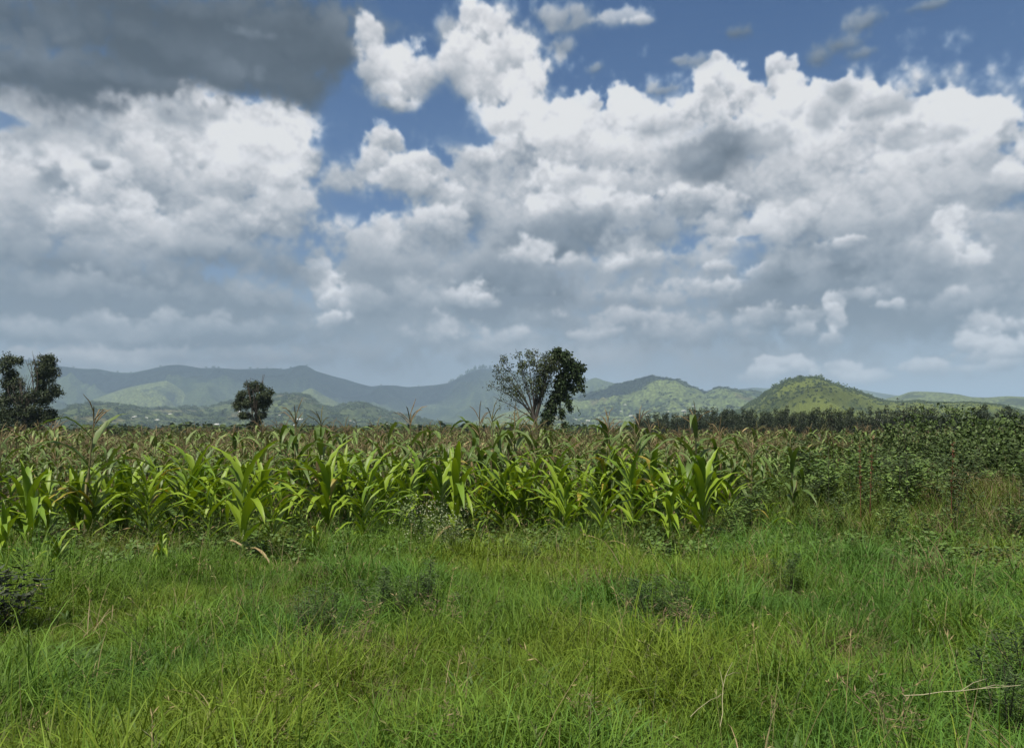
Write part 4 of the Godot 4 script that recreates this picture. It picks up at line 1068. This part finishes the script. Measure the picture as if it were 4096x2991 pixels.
		crown(l, lb, 2000, 0.24, 0.075, 0.4, lin(0.016, 0.026, 0.015), lin(0.042, 0.058, 0.028), rng, 6, 0.3)
		finish_tree(o, w, l, gum)
		row.append(o)
	for i in 150:
		var az := lerpf(9.2, 34.6, (i + rng.randf_range(-0.5, 0.5)) / 149.0)
		var d := rng.randf_range(150.0, 185.0) - (az - 9.0) * 1.6
		var size := rng.randf_range(0.68, 1.08) * (1.0 if az > 11.5 else 0.85) * d / 170.0
		copy_of(row[i % 6], place(az, d), rng.randf() * TAU, size, "@dark tree of the long row below %s", "trees of the row below the knoll")

# ------------------------------------------------------------------ weeds and shrubs
func weed(rng: RandomNumberGenerator, tall: float, spread: float, leaves: int, leaf_long: float, leaf_wide: float, dark: Color, bright: Color, stem_col: Color, called: String, category: String) -> Node3D:
	var o := Node3D.new(); o.set_meta("called", called); o.set_meta("category", category)
	var w := Shape.new(); var l := Shape.new()
	var stems := rng.randi_range(4, 7)
	for k in stems:
		var a := rng.randf() * TAU; var lean := rng.randf_range(0.05, spread)
		var p := Vector3(rng.randf_range(-0.05, 0.05), 0, rng.randf_range(-0.05, 0.05)); var pts := [p]; var r := [0.007]
		var long := tall * rng.randf_range(0.6, 1.05)
		for i in 5:
			lean += rng.randf_range(-0.08, 0.12)
			p += Vector3(cos(a) * sin(lean), cos(lean), sin(a) * sin(lean)) * long / 5
			pts.append(p); r.append(lerpf(0.006, 0.002, i / 4.0))
		w.tube(pts, r, 3, stem_col)
		for i in leaves / stems:
			var t := lerpf(0.12, 1.0, sqrt(rng.randf())); var f := t * 5.0; var j := mini(int(f), 4)
			var q: Vector3 = (pts[j] as Vector3).lerp(pts[j + 1], f - j)
			var b := rng.randf() * TAU
			var out := Vector3(cos(b), rng.randf_range(-0.3, 0.6), sin(b)).normalized()
			var foot := q + out * rng.randf_range(0.0, 0.16) * (1.2 - t)
			var size := rng.randf_range(0.6, 1.25)
			var side := out.cross(Vector3.UP + random_unit(rng) * 0.5).normalized()
			l.leaf(foot, out * leaf_long * size, side * leaf_wide * size, side.cross(out).normalized() * -1.0, dark.lerp(bright, rng.randf()))
	part("stem", w.mesh(surface("weed_stem", Color.WHITE, 0.8)), o)
	part("foliage", l.mesh(surface("weed_leaf", Color.WHITE, 0.6, 0.5)), o)
	return o

func spike_weed(rng: RandomNumberGenerator, tall: float, col: Color, whorls: int) -> Node3D:
	var o := Node3D.new(); o.set_meta("called", "seed_spike_weed"); o.set_meta("category", "weed")
	var w := Shape.new(); var l := Shape.new()
	var lean := Vector3(rng.randf_range(-0.06, 0.06), 0, rng.randf_range(-0.06, 0.06))
	w.tube([Vector3.ZERO, Vector3(0, tall * 0.5, 0) + lean, Vector3(0, tall, 0) + lean * 2.2], [0.007, 0.005, 0.002], 4, col)
	for k in whorls:
		var y := tall * (1.0 - 0.06 * k - 0.01)
		for i in 14:
			var d := random_unit(rng)
			l.leaf(Vector3(0, y, 0) + lean * 2.2 * (y / tall) + d * Vector3(0.012, 0.010, 0.012), d * rng.randf_range(0.012, 0.03), d.cross(random_unit(rng)).normalized() * 0.007, d, col)
	part("stem", w.mesh(surface("weed_stem", Color.WHITE, 0.8)), o)
	part("seed_head", l.mesh(surface("weed_stem", Color.WHITE, 0.8)), o)
	return o

func build_weeds():
	var rng := RandomNumberGenerator.new(); rng.seed = 707
	var green := []; var dull := []; var low := []; var brown := []
	for i in 5: green.append(weed(rng, 1.15, 0.5, 280, 0.12, 0.022, lin(0.05, 0.095, 0.022), lin(0.105, 0.165, 0.036), lin(0.08, 0.09, 0.04), "leafy_weed", "weed"))
	for i in 5: dull.append(weed(rng, 1.3, 0.4, 300, 0.11, 0.018, lin(0.028, 0.052, 0.018), lin(0.07, 0.105, 0.032), lin(0.07, 0.065, 0.035), "tall_weed", "weed"))
	for i in 4: brown.append(weed(rng, 0.95, 0.6, 170, 0.10, 0.007, lin(0.09, 0.07, 0.04), lin(0.19, 0.15, 0.085), lin(0.16, 0.12, 0.07), "withered_weed", "weed"))
	for i in 5: low.append(weed(rng, 0.30, 1.1, 70, 0.065, 0.026, lin(0.05, 0.095, 0.022), lin(0.095, 0.16, 0.034), lin(0.08, 0.1, 0.03), "low_weed", "weed"))
	# the weedy ground right of the field
	for i in 170:
		var az := rng.randf_range(15.2, 35.5); var d := sqrt(lerpf(121.0, 620.0, rng.randf()))
		if az < 19.0 and d > 14.5 or d > 20.0 and rng.randf() < 0.6: continue
		var p := place(az, d)
		var size := rng.randf_range(0.7, 1.15) * (0.5 if d < 12.5 else 0.75 if d < 14.5 else 1.0)
		var pick := rng.randf()
		if az > 28.5 and d < 17.0 and pick < 0.35:
			copy_of(brown[i % 4], p, rng.randf() * TAU, size, "@brown withered weed in the dry tangle below %s", "withered weeds at the right")
		elif pick < 0.5 or d < 12.0:
			copy_of(green[i % 5], p, rng.randf() * TAU, size, "@green leafy weed of the overgrown strip below %s", "leafy weeds right of the maize")
		else:
			copy_of(dull[i % 5], p, rng.randf() * TAU, size * 1.05, "@tall dull-green weed of the overgrown strip below %s", "tall weeds right of the maize")
	# broad-leaved cover between the maize and the weeds' feet
	var cover := Node3D.new(); cover.name = "undergrowth"; add_child(cover)
	tag(cover, "low broad-leaved undergrowth at the feet of the maize and the weeds", "undergrowth", "", "stuff")
	for v in 5:
		var st := []; var tn := []
		for i in 230:
			var az := rng.randf_range(-35.0, 35.5); var d := sqrt(lerpf(9.0 * 9.0, 15.0 * 15.0, rng.randf()))
			if az > 15.0 and rng.randf() < 0.3: d = sqrt(lerpf(9.0 * 9.0, 22.0 * 22.0, rng.randf()))
			st.append(Transform3D(Basis(Vector3.UP, rng.randf() * TAU).scaled(Vector3.ONE * rng.randf_range(0.5, 1.15)), place(az, d)))
			tn.append(Color.WHITE * rng.randf_range(0.7, 1.1))
		scatter("low_weeds", (low[v].get_node("foliage") as MeshInstance3D).mesh, st, tn, cover)
	# seed spikes and red stalks that stand out
	var n := 0
	for k in [[26.4, 14.0, 2.05, "tall black seed spike against the knoll, left of a near twin"], [26.9, 14.2, 1.98, "tall black seed spike against the knoll, right of a near twin"], [25.0, 14.6, 1.86, "shorter dark seed spike left of the twin spikes"], [22.5, 15.0, 1.98, "dark seed spike standing alone left below the knoll's summit"], [22.0, 14.0, 1.75, "low dark seed spike at the knoll's left foot"]]:
		var o := spike_weed(rng, k[2], lin(0.03, 0.028, 0.02), 5); o.name = numbered("seed_spike_weed"); add_child(o); o.position = place(k[0], k[1]); tag(o, k[3], "weed", "black seed spikes")
	for k in [[24.5, 12.6, 1.42, "rust-red seed stalk in the weeds below the knoll"], [29.2, 12.2, 1.36, "rust-red seed stalk in the dark weeds at right"], [24.0, 12.9, 1.3, "short rust-red stalk beside the taller red one"]]:
		var o := spike_weed(rng, k[2], lin(0.13, 0.045, 0.03), 9); o.name = numbered("seed_spike_weed"); add_child(o); o.position = place(k[0], k[1]); tag(o, k[3], "weed", "rust-red seed stalks")
	# shrubs behind the weeds
	var gum := surface("gum_leaf", Color.WHITE, 0.55, 0.3, 0.35)
	for k in [[29.4, 26.0, 1.5, "big dark shrub rising behind the weeds at right"], [31.6, 24.0, 1.25, "dark shrub right of the biggest one"], [33.6, 22.0, 1.25, "dark shrub at the right picture edge"], [27.2, 27.0, 1.15, "mid-green shrub left of the biggest dark one"], [21.2, 26.0, 0.95, "low green shrub where the maize ends"], [23.4, 28.0, 1.0, "low dark shrub below the knoll's summit"]]:
		var o := thing("shrub", place(k[0], k[1])); var w := Shape.new(); var l := Shape.new(); var tips := []
		limb(w, Vector3.ZERO, Vector3(0.1, 1, 0), 0.6, 0.035, 3, lin(0.08, 0.06, 0.045), rng, tips, 0.8, 0.1)
		var q: float = k[2] * 0.98
		crown(l, [[Vector3(0, 1.15, 0) * q, Vector3(0.9, 0.42, 0.8) * q], [Vector3(-0.7, 0.85, 0.1) * q, Vector3(0.7, 0.5, 0.7) * q], [Vector3(0.8, 0.8, 0) * q, Vector3(0.8, 0.5, 0.7) * q], [Vector3(0.1, 0.5, 0.2) * q, Vector3(1.2, 0.5, 0.8) * q]], 3400, 0.10, 0.030, 0.2, lin(0.026, 0.044, 0.014), lin(0.075, 0.118, 0.032), rng, 7, 0.3)
		finish_tree(o, w, l, gum)
		tag(o, k[3], "shrub", "shrubs behind the weeds")
	# small plants in the pasture
	var dark_plant := weed(rng, 0.62, 0.5, 420, 0.085, 0.017, lin(0.012, 0.018, 0.012), lin(0.045, 0.06, 0.034), lin(0.04, 0.035, 0.03), "dark_shrub", "shrub")
	copy_of(dark_plant, place(-32.7, 6.9), 0.6, 0.85, "small blackish leafy shrub in the grass at the left edge", "")
	var heather := []
	for i in 3: heather.append(weed(rng, 0.58, 0.75, 1100, 0.042, 0.006, lin(0.022, 0.042, 0.012), lin(0.062, 0.105, 0.026), lin(0.07, 0.055, 0.04), "wiry_weed", "weed"))
	n = 0
	taken.append(place(-32.7, 6.9))
	for k in [[-14.3, 5.55, 1.05, "dull wiry weed clump in the grass, left one of the dark hollow"], [-12.8, 5.5, 0.9, "second wiry weed clump of the dark hollow, browned in front"], [-9.6, 5.95, 1.1, "wiry dark weed clump in the middle of the dark hollow"], [-7.6, 5.9, 1.0, "dark wiry weed clump right of the hollow's middle"], [-5.8, 6.1, 1.15, "blackest wiry weed clump at the right end of the hollow"], [10.1, 5.75, 1.1, "dark wiry weed clump in the right-hand grass hollow"], [11.9, 5.7, 0.95, "brownish wiry weed clump beside the right-hand hollow"], [9.0, 6.0, 0.8, "small wiry weed left of the right-hand hollow"], [19.4, 7.6, 0.9, "dull weed clump in the grass right of centre, near the maize"], [1.0, 8.2, 0.8, "dark weed clump just before the maize at the centre"], [33.0, 5.0, 1.2, "greyish wiry weed clump at the right edge of the grass"], [31.8, 4.4, 1.0, "dark weed clump below the greyish one at the right edge"]]:
		taken.append(place(k[0], k[1] + 0.25))
		copy_of(heather[n % 3], place(k[0], k[1] + 0.25), rng.randf() * TAU, k[2] * 0.74, k[3], "wiry weeds in the pasture")
		n += 1
	for k in [[-11.4, 5.35, 0.5, "brown withered tuft in front of the left grass hollow"], [-4.6, 5.75, 0.42, "small tan tuft right of the left grass hollow"], [11.0, 5.4, 0.5, "tan withered tuft in front of the right grass hollow"], [12.8, 5.6, 0.45, "brown tuft at the right rim of the right grass hollow"], [-17.2, 4.2, 0.34, "small reddish-brown tuft in the lower left grass"], [-4.0, 3.6, 0.36, "tan seeded tuft at the lower edge left of centre"], [5.4, 3.9, 0.36, "tan tuft at the lower edge right of centre"], [25.8, 4.1, 0.45, "straw tuft in the dark grass at lower right"]]:
		copy_of(brown[n % 4], place(k[0], k[1]), rng.randf() * TAU, k[2], k[3], "withered tufts in the pasture")
		n += 1
	# the white-flowered weed before the maize
	var f := weed(rng, 0.75, 0.6, 300, 0.06, 0.016, lin(0.06, 0.10, 0.03), lin(0.11, 0.15, 0.05), lin(0.10, 0.12, 0.05), "flowering_weed", "weed")
	var fl := Shape.new()
	for i in 300:
		var p := random_unit(rng) * Vector3(0.52, 0.30, 0.30) * sqrt(rng.randf()) + Vector3(0, 0.52, 0)
		for j in 2: fl.leaf(p, random_unit(rng) * 0.017, random_unit(rng) * 0.007, random_unit(rng), lin(0.33, 0.37, 0.24))
	part("flower", fl.mesh(surface("white_petal", Color.WHITE, 0.7, 0.3)), f)
	copy_of(f, place(-5.9, 9.3), 0.0, 1.0, "weed with a haze of tiny white flowers before the maize", "white-flowered weeds")
	copy_of(f, place(-4.4, 9.1), 2.0, 0.72, "smaller white-flowered weed right of the larger one", "white-flowered weeds")
	# dead stalks in the grass
	var dead := surface("dead_stalk", Color.WHITE, 0.8)
	for k in [[12.6, 3.75, 5.5, 0.12, lin(0.27, 0.25, 0.15), "pale dead stalk lying across the grass at the lower right"], [14.6, 3.65, 5.0, 0.4, lin(0.27, 0.25, 0.15), "broken pale stalk behind the lying one at the lower right"], [27.6, 4.2, 2.0, 0.5, lin(0.27, 0.23, 0.13), "straw-coloured forked stalk in the dark grass at right"], [26.2, 4.4, 0.6, 0.15, lin(0.36, 0.33, 0.22), "thin bleached stalk left of the straw-coloured fork"], [3.2, 5.3, 1.0, 1.1, lin(0.05, 0.06, 0.02), "dark upright grass stalk right of centre"], [-23.9, 5.4, 3.0, 1.2, lin(0.03, 0.035, 0.015), "blackish leaning stalk in the left grass"], [28.6, 4.6, 3.2, 1.2, lin(0.03, 0.035, 0.015), "blackish upright stalk in the right-hand grass"], [26.9, 8.0, 0.9, 0.7, lin(0.28, 0.26, 0.16), "pale curved stalk in the grass below the weeds"], [-30.4, 5.6, 1.5, 1.1, lin(0.22, 0.24, 0.11), "pale upright stalk right of the blackish shrub"]]:
		var s := Shape.new()
		var dir := Vector3(cos(k[2]), k[3], sin(k[2])).normalized(); var p := Vector3(0, 0.2 if k[3] < 0.6 else 0.0, 0); var pts := [p]; var r := [0.002]
		for i in 6:
			dir = (dir + random_unit(rng) * 0.16).normalized(); p += dir * 0.085; pts.append(p); r.append(0.002 - 0.0002 * i)
		s.tube(pts, r, 4, k[4])
		for i in 2:
			var q: Vector3 = pts[3 + i]
			var b := (dir + random_unit(rng) * 0.45).normalized() * 0.13
			s.tube([q, q + b * 0.5 + Vector3(0, 0.01, 0), q + b], [0.002, 0.0017, 0.0008], 3, k[4])
		var o := part("dead_stalk", s.mesh(dead), self, Transform3D(Basis.IDENTITY, place(k[0], k[1])))
		tag(o, k[5], "dead stalk")

# ------------------------------------------------------------------ far things: knoll scrub, ridge trees, houses
func hill_grid(called: String) -> Array:
	var o: MeshInstance3D = get_node(called)
	var grid: Array = o.get_meta("grid"); o.remove_meta("grid")
	return [(o.mesh as ArrayMesh).surface_get_arrays(0)[Mesh.ARRAY_VERTEX], grid[0], grid[1], grid[2]]

func on_hill(g: Array, azimuth: float, t: float) -> Vector3:
	var v: PackedVector3Array = g[0]
	var first := rad_to_deg(atan2(v[0].x, -v[0].z)); var last_v: Vector3 = v[(g[1] - 1) * g[2]]
	var last := rad_to_deg(atan2(last_v.x, -last_v.z))
	var i: int = int(clampf((azimuth - first) / (last - first), 0, 1) * (g[1] - 1))
	var f: float = clampf(t, 0, 1) * (g[3] - 1); var j: int = mini(int(f), g[3] - 2)
	return v[i * g[2] + j].lerp(v[i * g[2] + j + 1], f - j)

func blob_bush(rng: RandomNumberGenerator, leaves: int, dark: Color, bright: Color) -> Shape:
	var l := Shape.new()
	crown(l, [[Vector3(0, 0.45, 0), Vector3(0.55, 0.45, 0.55)], [Vector3(0.3, 0.3, 0.1), Vector3(0.4, 0.35, 0.4)], [Vector3(-0.3, 0.32, -0.1), Vector3(0.4, 0.35, 0.4)]], leaves, 0.22, 0.11, 0.1, dark, bright, rng, 5, 0.3)
	return l

func house_shape(wall: Color, roof: Color, long: float, deep: float) -> Shape:
	var s := Shape.new()
	var h := 2.6; var top := 4.0; var e := 0.35
	var x := long / 2; var z := deep / 2
	var c := [Vector3(-x, -1, -z), Vector3(x, -1, -z), Vector3(x, -1, z), Vector3(-x, -1, z)]
	for k in 4:
		var a: Vector3 = c[k]; var b: Vector3 = c[(k + 1) % 4]
		var n := Vector3(a.x + b.x, 0, a.z + b.z).normalized()
		var up := Vector3(0, h + 1, 0)
		var i := s.vert(a, n, wall); s.vert(b, n, wall); s.vert(b + up, n, wall); s.vert(a + up, n, wall)
		s.quad(i, i + 1, i + 2, i + 3)
	for k in [-1.0, 1.0]:
		var n := Vector3(0, 1, k * 0.6).normalized()
		var i := s.vert(Vector3(-x - e, h - 0.1, k * (z + e)), n, roof); s.vert(Vector3(x + e, h - 0.1, k * (z + e)), n, roof); s.vert(Vector3(x + e, top, 0), n, roof); s.vert(Vector3(-x - e, top, 0), n, roof)
		s.quad(i, i + 1, i + 2, i + 3)
		var g := s.vert(Vector3(k * x, h, -z), Vector3(k, 0, 0), wall); s.vert(Vector3(k * x, h, z), Vector3(k, 0, 0), wall); s.vert(Vector3(k * x, top - 0.1, 0), Vector3(k, 0, 0), wall)
		s.tri(g, g + 1, g + 2)
	return s

func build_far():
	var rng := RandomNumberGenerator.new(); rng.seed = 909
	var leafy := surface("far_leaf", Color.WHITE, 0.9, 0.2, 0.2)
	var knoll := hill_grid("knoll"); var range_grid := hill_grid("mountain_range"); var village := hill_grid("village_hill"); var mound := hill_grid("mound_hill"); var green := hill_grid("green_hill"); var wooded := hill_grid("wooded_hill")
	for k in ["blue_hill", "peak_hill", "spur_hill", "pyramid_hill", "pasture_hill"]: get_node(k).remove_meta("grid")
	# scrub on the knoll, thick along its left flank and crest
	var kinds := []
	for i in 4: kinds.append(blob_bush(rng, 130, lin(0.038, 0.060, 0.022), lin(0.095, 0.135, 0.040)).mesh(leafy))
	var st := [[], [], [], []]; var tn := [[], [], [], []]
	for i in 15000:
		var az := rng.randf_range(25.5 - 9.5, 39.0); var t := sqrt(rng.randf())
		var thick := 0.16 + 0.6 * smoothstep(0.86, 0.98, t) + 0.5 * smoothstep(21.5, 18.0, az) * smoothstep(0.3, 0.8, t)
		if rng.randf() > thick: continue
		var p := on_hill(knoll, az, t)
		var k := rng.randi_range(0, 3)
		var size := rng.randf_range(1.8, 4.6)
		st[k].append(Transform3D(Basis(Vector3.UP, rng.randf() * TAU).scaled(Vector3(size, size * 0.85, size)), p - Vector3(0, 0.4, 0))); tn[k].append(Color.WHITE * rng.randf_range(0.7, 1.25))
	var scrub := Node3D.new(); scrub.name = "hill_scrub"; add_child(scrub)
	tag(scrub, "scrub dotted over the green knoll at right", "scrub", "", "stuff")
	for k in 4: scatter("scrub_bushes", kinds[k], st[k], tn[k], scrub)
	for i in 34:
		var az := lerpf(18.6, 27.0, i / 33.0) + rng.randf_range(-0.1, 0.1)
		var size := rng.randf_range(7.0, 12.0) * (1.0 if az < 24.0 else 0.75)
		var o := part("crest_bush", kinds[i % 4], self, Transform3D(Basis(Vector3.UP, rng.randf() * TAU).scaled(Vector3(size * 1.2, size * 0.8, size)), on_hill(knoll, az, rng.randf_range(0.965, 1.0)) - Vector3(0, 1.2, 0)))
		tag(o, "", "bush", "bushes on the knoll's crest"); rank_later(o, "dark bush on the crest of the green knoll")
	# trees dotted over the nearer slopes of the valley
	var dots := Node3D.new(); dots.name = "valley_trees"; add_child(dots)
	tag(dots, "far-off trees and hedges strewn over the valley slopes", "trees", "", "stuff")
	st = [[], [], [], []]; tn = [[], [], [], []]
	for i in 6500:
		var pick := rng.randf(); var p: Vector3
		if pick < 0.5: p = on_hill(village, rng.randf_range(-36, 12), pow(rng.randf(), 1.4))
		elif pick < 0.68: p = on_hill(mound, rng.randf_range(-16, 3), pow(rng.randf(), 1.2))
		elif pick < 0.9: p = on_hill(green, rng.randf_range(2, 24), pow(rng.randf(), 1.3))
		else: p = on_hill(wooded, rng.randf_range(13, 30), rng.randf())
		var k := rng.randi_range(0, 3); var size := rng.randf_range(5.0, 14.0)
		st[k].append(Transform3D(Basis(Vector3.UP, rng.randf() * TAU).scaled(Vector3(size * rng.randf_range(1.0, 2.2), size * 0.8, size)), p - Vector3(0, 0.5, 0))); tn[k].append(Color.WHITE * rng.randf_range(0.6, 1.0))
	for i in 2600:
		var az := rng.randf_range(-36, 34); var d := rng.randf_range(260.0, 1900.0)
		if az > 9.0 and d > 900.0: continue
		var k := rng.randi_range(0, 3); var size := rng.randf_range(3.0, 7.0)
		st[k].append(Transform3D(Basis(Vector3.UP, rng.randf() * TAU).scaled(Vector3(size * rng.randf_range(1.0, 2.0), size * 0.8, size)), place(az, d, -0.5))); tn[k].append(Color.WHITE * rng.randf_range(0.6, 1.0))
	for k in 4: scatter("tree_dots", kinds[k], st[k], tn[k], dots)
	# trees on the skyline of the range
	for az in [-32.0, -29.6, -27.0, -26.2, -24.4, -21.6, -21.1, -20.8, -18.7, -18.2, -17.5, -16.6, -15.9, -14.8, -9.6, -6.8, -0.4]:
		var size := rng.randf_range(13.0, 22.0)
		var o := part("ridge_tree", kinds[rng.randi_range(0, 3)], self, Transform3D(Basis(Vector3.UP, rng.randf() * TAU).scaled(Vector3(size, size * 0.85, size)), on_hill(range_grid, az, 1.0)))
		tag(o, "", "tree", "trees on the mountain skyline"); rank_later(o, "speck of a tree on the blue mountain skyline")
	for i in 16:
		var az := lerpf(-4.6, -1.6, i / 15.0) + rng.randf_range(-0.05, 0.05); var size := rng.randf_range(24.0, 42.0) * (0.7 if i < 6 else 1.0)
		var o := part("ridge_tree", kinds[rng.randi_range(0, 3)], self, Transform3D(Basis(Vector3.UP, rng.randf() * TAU).scaled(Vector3(size * 0.8, size * 1.2, size * 0.8)), on_hill(range_grid, az, 1.0) - Vector3(0, 4, 0)))
		tag(o, "", "tree", "clump on the ridge"); rank_later(o, "tree of the dark ridge clump beside the centre tree")
	# houses of the valley villages
	var paint := surface("house_paint", Color.WHITE, 0.6)
	var house_meshes := [house_shape(lin(0.62, 0.60, 0.55), lin(0.75, 0.76, 0.76), 16, 9).mesh(paint), house_shape(lin(0.5, 0.42, 0.33), lin(0.62, 0.63, 0.62), 12, 8).mesh(paint), house_shape(lin(0.55, 0.5, 0.42), lin(0.36, 0.20, 0.15), 14, 9).mesh(paint), house_shape(lin(0.7, 0.68, 0.62), lin(0.8, 0.8, 0.8), 26, 11).mesh(paint)]
	var places := []
	for i in 34: places.append([village, rng.randf_range(-26.5, -14.0), rng.randf_range(0.05, 0.5), "white speck of a house on the left slopes", "houses on the left slopes"])
	for i in 16: places.append([mound, rng.randf_range(-14.0, -4.0), rng.randf_range(0.02, 0.35), "white speck of a house below the rounded mound", "houses below the mound"])
	for i in 34: places.append([green, rng.randf_range(4.5, 14.5), rng.randf_range(0.02, 0.4), "white speck of a house at the foot of the green hills", "houses at the foot of the green hills"])
	for k in places:
		var size := rng.randf_range(0.35, 0.65)
		var o := part("house", house_meshes[rng.randi_range(0, 3)], self, Transform3D(Basis(Vector3.UP, rng.randf_range(-0.6, 0.6)).scaled(Vector3.ONE * size), on_hill(k[0], k[1], k[2]) + Vector3(0, 1.2, 0)))
		tag(o, "", "house", k[4]); rank_later(o, k[3])
	var lone := part("house", house_meshes[0], self, Transform3D(Basis(Vector3.UP, 0.2), on_hill(knoll, 25.3, 0.35) + Vector3(0, 1.0, 0)))
	tag(lone, "single white-roofed house on the lower slope of the green knoll", "house")

func build():
	build_land()
	build_clouds()
	build_trees()
	build_maize()
	build_weeds()
	build_far()
	build_grass()
	label_ranks()
